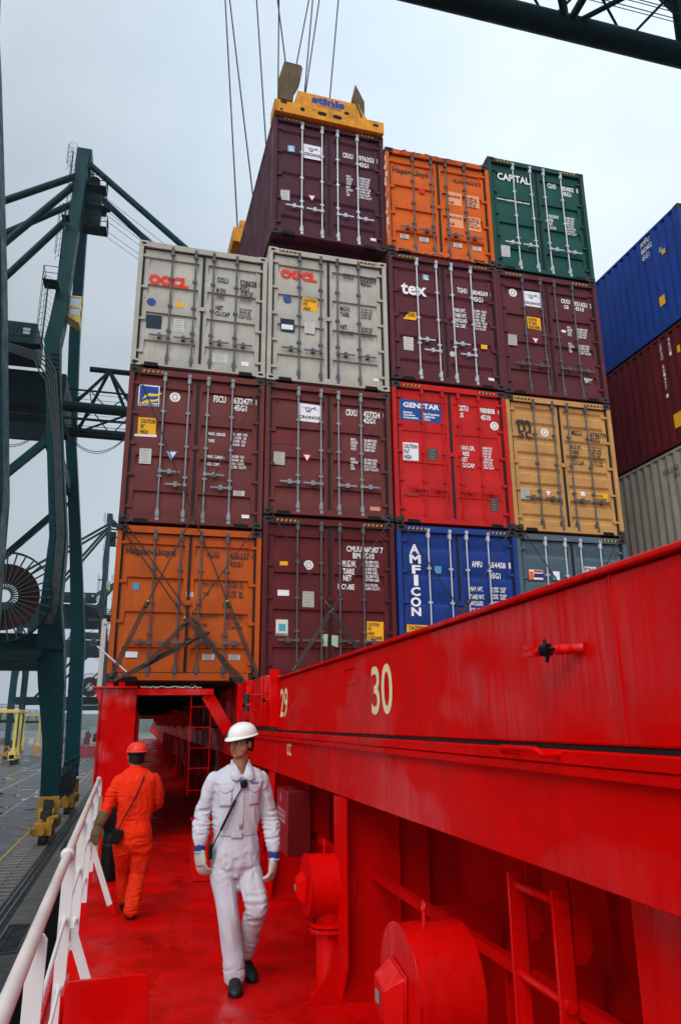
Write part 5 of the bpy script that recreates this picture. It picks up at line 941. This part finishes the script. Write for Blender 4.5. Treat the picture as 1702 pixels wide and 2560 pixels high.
for i, (x, y, z, rz, col, lb) in enumerate(yc):
    mt = paint('yard_box_%d' % i, col, .5, var=.15); h = E8; t = empty('shipping_container', (x, y, QZ + z + .01)); tag(t, lb, 'container', 'containers out in the yard'); t.rotation_euler.z = rz
    link('frame', cached(('f', h), lambda: frame_mesh(h)), mt, t); link('side_panel', cached(('s', h), lambda: side_mesh(h)), mt, t); link('roof', cached(('r', h), lambda: roof_mesh(h)), mt, t)
    for sd_ in (0, 1): d = link('door', cached(('d', h, 'thin'), lambda: door_mesh(h, 'thin')), mt, t); d.location.x = .122 if sd_ == 0 else W / 2
random.seed(9)
for i in range(9):
    col = random.choice([(.3, .05, .06), (.08, .12, .3), (.4, .4, .38), (.5, .2, .05), (.15, .05, .06)]); x = -64 + i * 6.2; y = 340 + (i % 3) * 9
    mt = paint('row_box_%d' % i, col, .5, var=.15); t = empty('shipping_container', (x, y, QZ + .01 + (2.6 if i % 4 == 0 else 0) * 0)); tag(t, 'tiny %s container in the far yard row, %s from the left' % (['red', 'blue', 'grey', 'orange', 'maroon'][[(.3, .05, .06), (.08, .12, .3), (.4, .4, .38), (.5, .2, .05), (.15, .05, .06)].index(col)], ['first', 'second', 'third', 'fourth', 'fifth', 'sixth', 'seventh', 'eighth', 'ninth'][i]), 'container', 'containers out in the yard')
    h = E8; link('frame', cached(('f', h), lambda: frame_mesh(h)), mt, t); link('side_panel', cached(('s', h), lambda: side_mesh(h)), mt, t); link('roof', cached(('r', h), lambda: roof_mesh(h)), mt, t); d = link('end_wall', cached(('d2', h), lambda: MB().box(.1, W - .1, .07, .1, .1, h - .1).mesh('end_wall')), mt, t)
lp = empty('lamp_mast', (-86, 400, QZ), 'thin floodlight mast at the far left edge above the yard', 'lamp mast'); MB().cyl((0, 0, 0), (0, 0, 27), .35, .2, n=8).build('mast', DARK, lp); MB().box(-3, 3, -.3, .3, 26.6, 27.4).build('lamp_head', DARK, lp)
# wooded hills on the horizon
m = MB(); N = 260; vs = []
for i in range(N):
    x = -900 + 1500 * i / (N - 1); hh = 13 + 7 * noise.noise((x * .006, 3, 0)) + 4 * noise.noise((x * .03, 7, 0)) + 2.2 * noise.noise((x * .22, 1, 0))
    vs += [(x, 1150, -14), (x, 1200, hh * .6), (x, 1260, hh + 1.5), (x, 1500, hh + 6), (x, 1600, -14)]
m.add(vs, [(i * 5 + j, i * 5 + j + 1, (i + 1) * 5 + j + 1, (i + 1) * 5 + j) for i in range(N - 1) for j in range(4)])
tag(m.build('hills', paint('far_wood', (.05, .07, .05), .9, var=.5, nscale=.05)), kind='structure')
# harbour haze
hz = MB(); hz.box(-1300, 1200, -120, 2000, -16, 120); ho = hz.build('haze', None); tag(ho, kind='stuff')
hm = bpy.data.materials.new('haze_air'); hm.use_nodes = True; n_ = hm.node_tree; n_.nodes.remove(n_.nodes['Principled BSDF'])
pv = n_.nodes.new('ShaderNodeVolumePrincipled'); pv.inputs['Density'].default_value = HAZE; pv.inputs['Color'].default_value = (.78, .86, .93, 1); pv.inputs['Anisotropy'].default_value = .2
n_.links.new(pv.outputs[0], n_.nodes['Material Output'].inputs['Volume']); ho.data.materials.append(hm)
# ================================================================== people
def remesh(m, vox, smooth=2, fold=None):
    me = bpy.data.meshes.new('tmp'); me.from_pydata(m.v, [], m.f); me.update()
    b = bmesh.new(); b.from_mesh(me); bmesh.ops.recalc_face_normals(b, faces=b.faces); b.to_mesh(me); b.free()
    o = bpy.data.objects.new('tmp', me); C.objects.link(o)
    r = o.modifiers.new('r', 'REMESH'); r.mode = 'VOXEL'; r.voxel_size = vox
    s = o.modifiers.new('s', 'SMOOTH'); s.factor = .5; s.iterations = smooth
    dg = bpy.context.evaluated_depsgraph_get(); dg.update()
    out = bpy.data.meshes.new_from_object(o.evaluated_get(dg)); bpy.data.objects.remove(o)
    if fold:
        nr = [v.normal.copy() for v in out.vertices]
        for v, n in zip(out.vertices, nr): v.co += n * fold(v.co)
    out.polygons.foreach_set('use_smooth', [True] * len(out.polygons)); out.update()
    return out
def limb(m, pts, rs, n=16, flat_=1.):
    """tapered tube through joints with rounded ends"""
    P = [Vector(p) for p in pts]; rings = []
    # subdivide with smooth interpolation
    Q, RR = [], []
    for i in range(len(P) - 1):
        p0 = P[max(0, i - 1)]; p1 = P[i]; p2 = P[i + 1]; p3 = P[min(len(P) - 1, i + 2)]
        for k in range(5):
            t = k / 5; Q.append(.5 * ((2 * p1) + (p2 - p0) * t + (2 * p0 - 5 * p1 + 4 * p2 - p3) * t * t + (3 * p1 - p0 - 3 * p2 + p3) * t ** 3)); RR.append(rs[i] * (1 - t) + rs[i + 1] * t)
    Q.append(P[-1]); RR.append(rs[-1]); px = None
    for i, q in enumerate(Q):
        d = (Q[min(i + 1, len(Q) - 1)] - Q[max(i - 1, 0)]).normalized()
        x = (Vector((1, 0, 0)) - d * d.x).normalized() if px is None else (px - d * d.dot(px)).normalized(); px = x; y = d.cross(x)
        rings.append([q + x * (RR[i] * math.cos(2 * math.pi * k / n)) + y * (RR[i] * flat_ * math.sin(2 * math.pi * k / n)) for k in range(n)])
    m.loft(rings); m.ball(P[0], rs[0] * .98, 14, 9); m.ball(P[-1], rs[-1] * .98, 14, 9)
def torso(m, secs, n=28):
    m.loft([[(cx + rx * math.copysign(abs(math.cos(a)) ** .85, math.cos(a)), cy + ry * math.copysign(abs(math.sin(a)) ** .85, math.sin(a)), z) for a in [2 * math.pi * k / n for k in range(n)]] for cx, cy, rx, ry, z in secs])
def glove(m, wrist, d, palm_n, side, curl=.5, s=1.):
    """palm, four unequal fingers and a thumb leaving the side of the palm"""
    wrist = Vector(wrist); d = Vector(d).normalized(); pn = Vector(palm_n); pn = (pn - d * d.dot(pn)).normalized(); ac = d.cross(pn) * side
    m.loft([[wrist + d * a + ac * (w_ * math.cos(t)) + pn * (h_ * math.sin(t)) for t in [2 * math.pi * k / 14 for k in range(14)]] for a, w_, h_ in ((-.01, .030 * s, .025 * s), (.03, .042 * s, .024 * s), (.07, .046 * s, .022 * s), (.095, .043 * s, .018 * s))])
    for k, (off, ln) in enumerate(((-.033, .066), (-.011, .076), (.011, .072), (.032, .056))):
        p = wrist + d * .088 + ac * off * s; q = d.copy(); pts = [p]
        for j, f in enumerate((.42, .33, .25)):
            a = curl * (.35 + .55 * j) + .08 * k; q = (d * math.cos(a) + pn * math.sin(a)).normalized(); p = p + q * (ln * f * s); pts.append(p)
        limb(m, pts, [.0112 * s, .0105 * s, .0098 * s, .0088 * s], 10)
    p = wrist + d * .025 - ac * .034 * s; t1 = (d * .75 - ac * .6 + pn * .35).normalized(); t2 = (d * .95 - ac * .1 + pn * .35).normalized()
    limb(m, [p, p + t1 * .038, p + t1 * .038 + t2 * .032, p + t1 * .038 + t2 * .055], [.016, .014, .012, .010], 10)
def folds(centers, base=.0035):
    def f(co):
        d = 0
        a = 0
        for (c, r, amp, kx, kz) in centers:
            dd = (co - Vector(c)).length
            if dd < r: a += 1.6 * amp * (1 - dd / r) ** .7 * (1 - 2 * abs(noise.noise(Vector((co.x * kx + co.z * 2, co.y * kx, co.z * kz)))) - .35)
        n1 = noise.noise(Vector((co.x * 8, co.y * 8, co.z * 3.5))); n2 = 1 - 2.6 * abs(noise.noise(Vector((co.x * 12 + co.z * 3, co.y * 12, co.z * 3.6))))
        return base * (n1 + .9 * n2 - .4) + a
    return f
def M4(loc, rz, tilt=0, s=.93): return Matrix.Translation(loc) @ Matrix.Rotation(rz, 4, 'Z') @ Matrix.Rotation(tilt, 4, 'X') @ Matrix.Scale(s, 4)
def tr(m, M): m.v = [tuple(M @ Vector(v)) for v in m.v]; return m
def head_geo():
    m = MB(); m.ball((0, .012, .035), (.077, .096, .086), 24, 16); m.ball((0, -.020, -.025), (.066, .066, .070), 20, 12); m.ball((0, -.030, -.060), (.055, .052, .048), 18, 10); m.ball((0, -.056, -.082), (.026, .024, .018), 14, 9)
    for s in (-1, 1):
        m.ball((s * .034, -.055, -.020), (.026, .021, .022), 14, 8); m.ball((s * .034, -.034, -.066), (.024, .035, .026), 14, 8); m.ball((s * .044, -.030, -.035), (.028, .036, .036), 14, 8)
        m.ball((s * .078, .010, -.008), (.008, .018, .030), 12, 9); m.ball((s * .082, .004, .008), (.007, .018, .014), 10, 7)
        m.ball((s * .012, -.096, -.026), (.008, .009, .007), 10, 6)
        m.ball((s * .030, -.078, .028), (.025, .012, .009), 12, 7)
    limb(m, [(0, -.082, .022), (0, -.092, .0), (0, -.104, -.023)], [.009, .009, .0115], 12)
    m.ball((0, -.081, -.048), (.022, .010, .006), 14, 7); m.ball((0, -.079, -.058), (.020, .010, .0065), 14, 7)
    return m
skinm = paint('skin', (.34, .155, .09), .5, var=.10, rvar=.06, nscale=25)
def eyes(parent, M):
    for s in (-1, 1):
        e = tr(MB().ball((s * .031, -.0720, .006), .0135, 14, 10), M).build('eye', paint('eye_white', (.42, .38, .35), .25), parent)
        tr(MB().ball((s * .031 - .004, -.0838, .005), (.0075, .004, .0070), 10, 8), M).build('iris', BLACK, e)
        lid = MB(); 
        for k in range(6):
            a, b = math.pi * k / 6, math.pi * (k + 1) / 6
            lid.cyl((s * .031 - .014 * math.cos(a), -.0850, .007 + .0070 * math.sin(a)), (s * .031 - .014 * math.cos(b), -.0850, .007 + .0070 * math.sin(b)), .0020, n=6)
        tr(lid, M).build('eyelid', paint('lash', (.06, .03, .02), .6), e)
        br = MB(); br.cyl((s * .012, -.0935, .024), (s * .034, -.0925, .032), .0042, n=8); br.cyl((s * .034, -.0925, .032), (s * .052, -.078, .026), .0040, .0025, n=8); tr(br, M).build('eyebrow', hairm, parent)
    mo = MB(); mo.cyl((-.020, -.0855, -.0535), (0, -.0905, -.0530), .0022, n=6); mo.cyl((0, -.0905, -.0530), (.020, -.0855, -.0535), .0022, n=6); tr(mo, M).build('mouth_line', paint('lip', (.13, .04, .035), .5), parent)
hairm = paint('black_hair', (.010, .009, .009), .45, var=.3)
def hair(parent, M, low=-.055):
    m = MB(); n = 26; rows = []
    for j in range(9):
        z = low + (.085 - low) * j / 8; row = []
        for k in range(n + 1):
            a = R(-24 + 228 * k / n); fr = max(0, math.cos(a * 1.0) ** 8) * 0
            lift = 1 if 6 < (-24 + 228 * k / n) < 174 else 0
            rx, ry = .0815, .1015
            zz = z if lift else max(z, .008)
            wv = .97 + .06 * noise.noise((k * .9, j * .9, 1)); row.append((rx * math.cos(a) * wv * math.sqrt(max(.2, 1 - ((zz - .02) / .17) ** 2)), .012 + ry * math.sin(a) * wv * math.sqrt(max(.2, 1 - ((zz - .02) / .17) ** 2)), zz))
        rows.append(row)
    q = n + 1; m.add([p for r in rows for p in r], [(j * q + k, j * q + k + 1, (j + 1) * q + k + 1, (j + 1) * q + k) for j in range(8) for k in range(n)])
    tr(m, M); o = m.build('hair', hairm, parent); s = o.modifiers.new('s', 'SOLIDIFY'); s.thickness = .008; s.offset = 0; return o
def helmet(parent, M, mat, peak=True):
    m = MB(); n = 40; rows = []
    for j in range(10):
        p = math.pi / 2 * j / 9; z = .100 * math.cos(p); r = math.sin(p) ** .82
        rows.append([(.112 * r * math.cos(a), .138 * r * math.sin(a), z + .0) for a in [2 * math.pi * k / n for k in range(n)]])
    for e, dz in ((.010, -.008), (.013, -.014)): rows.append([((.112 + e) * math.cos(a), (.138 + e) * math.sin(a) - max(0, -math.sin(a)) ** 3 * (.050 if e > .011 else .02), dz - max(0, -math.sin(a)) ** 3 * .006) for a in [2 * math.pi * k / n for k in range(n)]])
    m.add([p for r in rows for p in r], [(j * n + k, j * n + (k + 1) % n, (j + 1) * n + (k + 1) % n, (j + 1) * n + k) for j in range(len(rows) - 1) for k in range(n)])
    T = M @ Matrix.Translation((0, .014, .066)) @ Matrix.Rotation(R(7), 4, 'X') @ Matrix.Scale(.90, 4)
    tr(m, T); o = m.build('hard_hat', mat, parent); s = o.modifiers.new('s', 'SOLIDIFY'); s.thickness = .004; s.offset = 0
    rb = MB()
    for x in (-.03, 0, .03):
        pts = [(x, .137 * math.sin(a) * math.sqrt(1 - (x / .12) ** 2), .1015 * math.cos(a) * math.sqrt(1 - (x / .13) ** 2) + .001) for a in [math.pi * (k / 12 - .5) * .8 for k in range(13)]]
        for a, b in zip(pts, pts[1:]): rb.cyl(a, b, .0035, n=6)
    tr(rb, T).build('crown_rib', mat, o)
    st = MB()
    for k in range(24):
        a, b = 2 * math.pi * k / 24, 2 * math.pi * (k + 1) / 24; st.bar((.098 * math.cos(a), .118 * math.sin(a), -.022), (.098 * math.cos(b), .118 * math.sin(b), -.022), .003, .022)
    st.bar((-.06, .125, -.02), (.06, .125, -.02), .012, .03); st.bar((-.06, .125, -.02), (-.098, .08, -.015), .01, .02); st.bar((.06, .125, -.02), (.098, .08, -.015), .01, .02); tr(st, T).build('sweat_band', BLACK, o)
    return o

# ---------------------------------------------------------------- man in white
HM = M4((1.332, -6.60, -.808), R(-47), R(2), 1.0)
w_mat = paint('white_cotton', (.52, .52, .57), .85, var=.05, spec=.1, streak=.30, scol=(.44, .35, .40), sscale=(7, 7, 3), rvar=.05, bump=.2, bscale=30)
m = tr(head_geo(), HM); limb(m, [(1.330, -6.585, -.87), (1.328, -6.585, -.99), (1.325, -6.59, -1.10)], [.055, .053, .06])
torso(m, [(1.315, -6.59, .13, .08, -1.66), (1.31, -6.59, .12, .08, -1.40), (1.32, -6.59, .15, .09, -1.12), (1.325, -6.59, .10, .07, -1.02)])
limb(m, [(1.18, -6.58, -1.10), (1.065, -6.55, -1.30), (1.05, -6.62, -1.53)], [.04, .035, .025]); limb(m, [(1.47, -6.58, -1.10), (1.58, -6.57, -1.33), (1.597, -6.66, -1.60)], [.04, .035, .025])
limb(m, [(1.235, -6.6, -1.66), (1.265, -6.63, -1.95), (1.32, -6.63, -2.38)], [.07, .05, .035]); limb(m, [(1.40, -6.6, -1.66), (1.455, -6.67, -1.94), (1.435, -6.42, -2.32)], [.07, .05, .035])
bodyme = remesh(m, .004, 4)
man = bpy.data.objects.new('person', bodyme); C.objects.link(man); bodyme.materials.append(skinm)
tag(man, 'man in white boiler suit and white hard hat walking towards the camera, head turned left', 'person')
eyes(man, HM); hair(man, HM); hh = helmet(man, HM, paint('white_helmet', (.74, .74, .70), .3, var=.06, spots=.1, spcol=(.2, .2, .2)))
tr(MB().prism([(.075, -.124, .075), (.055, -.130, .07), (.062, -.127, .10)], (.001, -.001, 0)), HM)
m = MB()
torso(m, [(1.315, -6.59, .150, .10, -1.74), (1.315, -6.59, .182, .125, -1.66), (1.312, -6.59, .180, .128, -1.56), (1.306, -6.59, .162, .112, -1.45), (1.308, -6.59, .176, .122, -1.32), (1.315, -6.59, .180, .130, -1.18), (1.32, -6.59, .200, .122, -1.08), (1.322, -6.59, .190, .105, -1.035), (1.325, -6.59, .15, .088, -.995), (1.328, -6.588, .088, .075, -.965)])
limb(m, [(1.150, -6.585, -1.075), (1.085, -6.56, -1.22), (1.058, -6.555, -1.32), (1.052, -6.60, -1.42), (1.048, -6.625, -1.49)], [.070, .063, .060, .059, .048])
limb(m, [(1.488, -6.585, -1.080), (1.534, -6.57, -1.24), (1.566, -6.57, -1.36), (1.576, -6.63, -1.47), (1.583, -6.665, -1.55)], [.070, .062, .061, .059, .048])
limb(m, [(1.228, -6.6, -1.70), (1.252, -6.63, -1.86), (1.270, -6.65, -2.0), (1.302, -6.64, -2.2), (1.325, -6.635, -2.37)], [.102, .086, .076, .073, .075])
limb(m, [(1.402, -6.6, -1.70), (1.438, -6.67, -1.84), (1.460, -6.68, -1.94), (1.445, -6.56, -2.10), (1.428, -6.43, -2.27)], [.102, .089, .083, .073, .070])
F = folds([((1.06, -6.58, -1.36), .16, .013, 9, 34), ((1.585, -6.6, -1.42), .16, .013, 9, 34), ((1.32, -6.6, -2.33), .12, .010, 10, 36), ((1.43, -6.45, -2.2), .14, .010, 10, 34), ((1.32, -6.6, -1.66), .2, .009, 20, 14), ((1.46, -6.68, -1.93), .15, .010, 10, 26), ((1.31, -6.6, -1.44), .14, .006, 22, 12), ((1.17, -6.6, -1.15), .12, .006, 22, 16), ((1.48, -6.6, -1.15), .12, .006, 22, 16)], .008)
# open collar: cut a V at the throat
suit_me = remesh(m, .006, 2, F)
bmx = bmesh.new(); bmx.from_mesh(suit_me)
kill = [f for f in bmx.faces if (lambda c: c.z > -1.04 and c.y < -6.60 and abs(c.x - 1.333) < .034 * (c.z + 1.04) / .075 + .003)(f.calc_center_median())]
bmesh.ops.delete(bmx, geom=kill, context='FACES'); bmx.to_mesh(suit_me); bmx.free()
suit = link('boiler_suit', suit_me, w_mat, man); sf = suit.modifiers.new('s', 'SOLIDIFY'); sf.thickness = .004; sf.offset = -1
def yfront(x, z):       # front surface of the suit torso
    secs = [(-1.74, 1.315, .150, .10), (-1.56, 1.312, .18, .128), (-1.45, 1.306, .162, .112), (-1.32, 1.308, .176, .122), (-1.18, 1.315, .19, .13), (-1.08, 1.32, .215, .122), (-1.035, 1.322, .205, .105), (-.995, 1.325, .15, .088), (-.965, 1.328, .088, .075)]
    for a, b in zip(secs, secs[1:]):
        if a[0] <= z <= b[0]:
            t = (z - a[0]) / (b[0] - a[0]); cx, rx, ry = [a[i] * (1 - t) + b[i] * t for i in (1, 2, 3)]; q = min(.97, abs(x - cx) / rx) ** (1 / .85); return -6.59 - ry * (1 - q * q) ** .425
    return -6.70
def patch(parent, name, mat, poly, off=.006, th=.004, div=6):
    """cloth piece hugging the chest: polygon in (x, z)"""
    m = MB(); b = bmesh.new(); vs = [b.verts.new((x, 0, z)) for x, z in poly]; b.faces.new(vs); bmesh.ops.triangulate(b, faces=b.faces); bmesh.ops.subdivide_edges(b, edges=b.edges, cuts=div, use_grid_fill=True)
    me = bpy.data.meshes.new(name); 
    for v in b.verts: v.co.y = yfront(v.co.x, v.co.z) - off
    b.to_mesh(me); b.free(); me.polygons.foreach_set('use_smooth', [True] * len(me.polygons))
    o = link(name, me, mat, parent); s = o.modifiers.new('s', 'SOLIDIFY'); s.thickness = th; s.offset = 0; return o
seam = paint('suit_seam', (.42, .36, .42), .9, var=.1)
for pts in ([(1.155, -1.105), (1.265, -1.10), (1.268, -1.125), (1.212, -1.155), (1.158, -1.128)], [(1.375, -1.10), (1.478, -1.10), (1.476, -1.125), (1.430, -1.155), (1.378, -1.125)]): patch(man, 'pocket_flap', w_mat, pts, .008, .005)
for pts in ([(1.165, -1.128), (1.258, -1.125), (1.258, -1.245), (1.170, -1.245)], [(1.385, -1.125), (1.468, -1.127), (1.462, -1.24), (1.388, -1.24)]): patch(man, 'chest_pocket', w_mat, pts, .0045, .003)
patch(man, 'front_placket', w_mat, [(1.322, -1.06), (1.350, -1.055), (1.345, -1.40), (1.318, -1.40)], .005, .004)
patch(man, 'waist_tab', w_mat, [(1.262, -1.425), (1.345, -1.428), (1.345, -1.462), (1.262, -1.458)], .007, .004)
patch(man, 'waist_seam', seam, [(1.165, -1.442), (1.46, -1.446), (1.46, -1.450), (1.165, -1.447)], .004, .002)
patch(man, 'name_strip', flat('strip_blue', (.10, .12, .42)), [(1.402, -1.080), (1.452, -1.083), (1.452, -1.091), (1.402, -1.088)], .008, .002)
# collar wings
m = MB()
for s, pts in ((-1, [(1.262, -6.585, -.925), (1.290, -6.655, -.958), (1.330, -6.728, -1.040), (1.290, -6.738, -1.066), (1.250, -6.722, -1.052), (1.236, -6.66, -.995)]), (1, [(1.398, -6.585, -.925), (1.372, -6.655, -.958), (1.340, -6.728, -1.040), (1.388, -6.738, -1.068), (1.424, -6.722, -1.050), (1.426, -6.66, -.995)])):
    cen = sum((Vector(p) for p in pts), Vector()) / 6 + Vector((0, -.008, 0)); m.add([tuple(cen)] + pts, [(0, i + 1, (i + 1) % 6 + 1) for i in range(6)])
co_ = m.build('collar', w_mat, man); s = co_.modifiers.new('s', 'SOLIDIFY'); s.thickness = .008
m = MB(); n = 20; m.add([(1.330 + (.078 - .008 * j) * math.cos(a), -6.580 + (.070 - .006 * j) * math.sin(a), -.972 + .048 * j) for j in (0, 1) for a in [R(-28 + 236 * k / n) for k in range(n + 1)]], [(k, k + 1, n + 2 + k, n + 1 + k) for k in range(n)])
cb_ = m.build('collar_band', w_mat, man); s = cb_.modifiers.new('s', 'SOLIDIFY'); s.thickness = .007
MB().ball((1.335, -6.665, -1.045), (.03, .018, .018), 12, 8).build('undershirt', SIGNW, man)
# gloves with knitted blue cuffs
gm = paint('glove_cotton', (.48, .42, .36), .85, var=.2, spots=.3, spcol=(.35, .25, .2), bump=.3, bscale=90); bl = paint('cuff_blue', (.012, .04, .20), .8)
for (a, d, pn, sd_, e) in (((1.047, -6.645, -1.548), (.12, -.12, -1), (.7, .5, 0), 1, (1.045, -6.63, -1.475)), ((1.586, -6.675, -1.618), (-.12, -.05, -1), (-.75, .45, 0), -1, (1.584, -6.665, -1.55))):
    m = MB(); glove(m, a, d, pn, sd_, .7, 1.22); link('glove', remesh(m, .0035, 1), gm, man)
    m = MB(); m.cyl(e, a, .040, .037, n=18); m.build('glove_cuff', bl, man); q = Vector(a); m = MB(); m.cyl(q + Vector((0, 0, .002)), q - Vector((0, 0, .006)), .039, .043, n=18); m.build('glove_hem', paint('hem_cyan', (.12, .45, .5), .8), man)
# shoes
def shoe(parent, heel, toe, up=.075, r=.048, lift=0):
    h = Vector(heel); t = Vector(toe); d = (t - h).normalized(); m = MB()
    m.loft([[h + (t - h) * f + Vector((0, 0, 0)) + d.cross(Vector((0, 0, 1))).normalized() * (w_ * math.cos(a)) + Vector((0, 0, hh_ * (.5 + .5 * math.sin(a)))) for a in [2 * math.pi * k / 20 for k in range(20)]] for f, w_, hh_ in ((-.06, .02, .05), (0, .036, .095), (.2, .040, .105), (.5, .044, .085), (.75, .050, .068), (.92, .046, .056), (1.02, .028, .036), (1.06, .01, .02))])
    o = link('shoe', remesh(m, .005, 2), paint('black_leather', (.012, .012, .013), .38, var=.2), parent)
    s = MB(); s.loft([[h + (t - h) * f + d.cross(Vector((0, 0, 1))).normalized() * w_ + Vector((0, 0, zz)) for f, w_ in ((-.06, 0), (0, .040), (.5, .046), (.78, .053), (1.0, .034), (1.08, 0), (1.0, -.034), (.78, -.053), (.5, -.046), (0, -.040))] for zz in (0, .016)]); s.build('sole', BLACK, o); return o
shoe(man, (1.325, -6.60, DZ + .004), (1.312, -6.83, DZ + .004)); shoe(man, (1.425, -6.36, DZ + .045), (1.470, -6.565, DZ + .006))
# radio microphone and strap
rad = empty('radio_microphone', (1.342, -6.73, -1.10)); tag(rad, 'black radio microphone clipped on the chest of the man in white', 'radio')
m = MB(rad.location); m.loft([[(1.342 + a * s_, y, -1.088 + b * s_) for a, b in ((-.022, -.026), (.018, -.03), (.028, -.004), (.022, .022), (-.004, .03), (-.028, .016))] for y, s_ in ((-6.722, 1), (-6.748, 1), (-6.757, .7))]); m.build('mic_body', BLACK, rad, .003)
m = MB(rad.location); pts = [(1.330, -6.738, -1.115), (1.285, -6.738, -1.19), (1.283, -6.738, -1.20)]; m.path(pts, .005)
m.path([(1.283, -6.735, -1.20), (1.225, -6.725, -1.32), (1.185, -6.715, -1.405)], .0095); m.path([(1.185, -6.715, -1.405), (1.150, -6.705, -1.475), (1.128, -6.69, -1.53), (1.112, -6.65, -1.50), (1.118, -6.62, -1.44)], .0045); m.build('coiled_cord', BLACK, rad)
m = MB(rad.location); m.box(1.105, 1.135, -6.69, -6.66, -1.60, -1.50); m.build('radio_pouch', BLACK, rad, .004)

# ---------------------------------------------------------------- man in orange, seen from behind
OM = M4((.552, -4.33, -.985), R(180 + 12), R(-6), .98)
o_mat = paint('orange_cotton', (.72, .022, .002), .8, var=.12, spec=.15, streak=.30, scol=(.60, .07, .015), sscale=(6, 6, 2.5), rvar=.05, spots=.05, spcol=(.70, .30, .16), bump=.2, bscale=30)
m = tr(head_geo(), OM); limb(m, [(.553, -4.34, -1.03), (.557, -4.36, -1.16), (.56, -4.37, -1.24)], [.055, .055, .06])
torso(m, [(.57, -4.38, .13, .08, -1.78), (.57, -4.38, .12, .08, -1.52), (.575, -4.38, .15, .09, -1.25), (.57, -4.38, .10, .07, -1.16)])
limb(m, [(.44, -4.38, -1.22), (.32, -4.40, -1.41), (.262, -4.50, -1.53)], [.04, .035, .025]); limb(m, [(.71, -4.38, -1.22), (.79, -4.33, -1.40), (.75, -4.12, -1.46)], [.04, .035, .025])
limb(m, [(.50, -4.38, -1.78), (.50, -4.2, -2.05), (.535, -4.05, -2.38)], [.07, .05, .035]); limb(m, [(.65, -4.38, -1.78), (.645, -4.33, -2.06), (.600, -4.46, -2.38)], [.07, .05, .035])
ome = remesh(m, .006, 1); oman = bpy.data.objects.new('person', ome); C.objects.link(oman); ome.materials.append(skinm)
tag(oman, 'man in orange boiler suit and red hard hat walking away along the railing', 'person')
hair(oman, OM, -.045); helmet(oman, OM, paint('red_helmet', (.70, .035, .02), .28, var=.08, spots=.05, spcol=(.8, .3, .25)))
m = MB()
torso(m, [(.572, -4.38, .15, .10, -1.86), (.575, -4.39, .178, .135, -1.78), (.572, -4.39, .178, .135, -1.68), (.568, -4.38, .166, .118, -1.57), (.572, -4.38, .178, .125, -1.44), (.574, -4.38, .192, .13, -1.30), (.572, -4.38, .212, .12, -1.20), (.568, -4.375, .20, .105, -1.155), (.562, -4.37, .13, .088, -1.115), (.558, -4.36, .078, .072, -1.085)])
limb(m, [(.412, -4.38, -1.205), (.355, -4.39, -1.32), (.318, -4.41, -1.42), (.275, -4.48, -1.51)], [.070, .063, .058, .048])
limb(m, [(.735, -4.375, -1.205), (.775, -4.36, -1.32), (.785, -4.31, -1.415), (.760, -4.17, -1.47)], [.070, .062, .057, .048])
limb(m, [(.485, -4.38, -1.82), (.50, -4.27, -1.95), (.505, -4.17, -2.07), (.53, -4.06, -2.33)], [.105, .095, .083, .078])
limb(m, [(.660, -4.39, -1.82), (.655, -4.36, -1.95), (.645, -4.33, -2.07), (.615, -4.40, -2.22), (.600, -4.455, -2.36)], [.105, .095, .083, .078, .080])
F = folds([((.34, -4.4, -1.4), .18, .014, 9, 30), ((.79, -4.3, -1.4), .16, .012, 9, 30), ((.60, -4.44, -2.30), .16, .013, 10, 34), ((.53, -4.06, -2.3), .14, .012, 10, 30), ((.57, -4.5, -1.8), .2, .012, 12, 22), ((.57, -4.5, -1.55), .16, .008, 16, 22), ((.64, -4.3, -2.05), .14, .010, 10, 28), ((.5, -4.5, -1.3), .22, .006, 16, 12)], .009)
link('boiler_suit', remesh(m, .007, 2, F), o_mat, oman)
m = MB(); n = 20; m.add([(.557 + (.070 - .002 * j) * math.cos(a), -4.36 + (.068 - .002 * j) * math.sin(a), -1.095 + .035 * j) for j in (0, 1) for a in [2 * math.pi * k / n for k in range(n)]], [(k, (k + 1) % n, n + (k + 1) % n, n + k) for k in range(n)])
cb_ = m.build('collar_band', o_mat, oman); s = cb_.modifiers.new('s', 'SOLIDIFY'); s.thickness = .008
gl = paint('leather_glove', (.16, .09, .045), .7, var=.3, spots=.3, spcol=(.04, .03, .025)); m = MB(); glove(m, (.243, -4.565, -1.590), (-.25, -.15, -1), (.4, 1, 0), -1, .35, 1.15); link('glove', remesh(m, .004, 1), gl, oman)
m = MB(); m.cyl((.280, -4.475, -1.50), (.243, -4.565, -1.60), .058, .048, n=18); m.build('glove_cuff', gl, oman)
m = MB(); glove(m, (.76, -4.14, -1.48), (-.1, 1, -.2), (-1, 0, 0), 1, .5, 1.1); link('glove', remesh(m, .004, 1), gl, oman)
shoe(oman, (.598, -4.48, DZ + .004), (.585, -4.25, DZ + .004)); shoe(oman, (.530, -4.10, DZ + .03), (.53, -3.87, DZ + .004))
bag = empty('shoulder_bag', (.415, -4.53, -1.70)); tag(bag, 'small black case hanging on a strap at the hip of the man in orange', 'bag'); bag.rotation_euler = (0, R(18), 0)
MB().box(-.048, .048, -.028, .028, -.065, .065).build('case', BLACK, bag, .008)
m = MB(bag.location); pts = [(.642, -4.42, -1.118), (.640, -4.50, -1.17), (.60, -4.522, -1.28), (.555, -4.528, -1.38), (.50, -4.525, -1.49), (.46, -4.52, -1.57), (.432, -4.53, -1.64)]
for a, b in zip(pts, pts[1:]): m.bar(a, b, .012, .005, (0, 1, 0))
m.v = [tuple(Matrix.Rotation(R(-18), 3, 'Y') @ Vector(v)) for v in m.v]; m.build('strap', BLACK, bag)
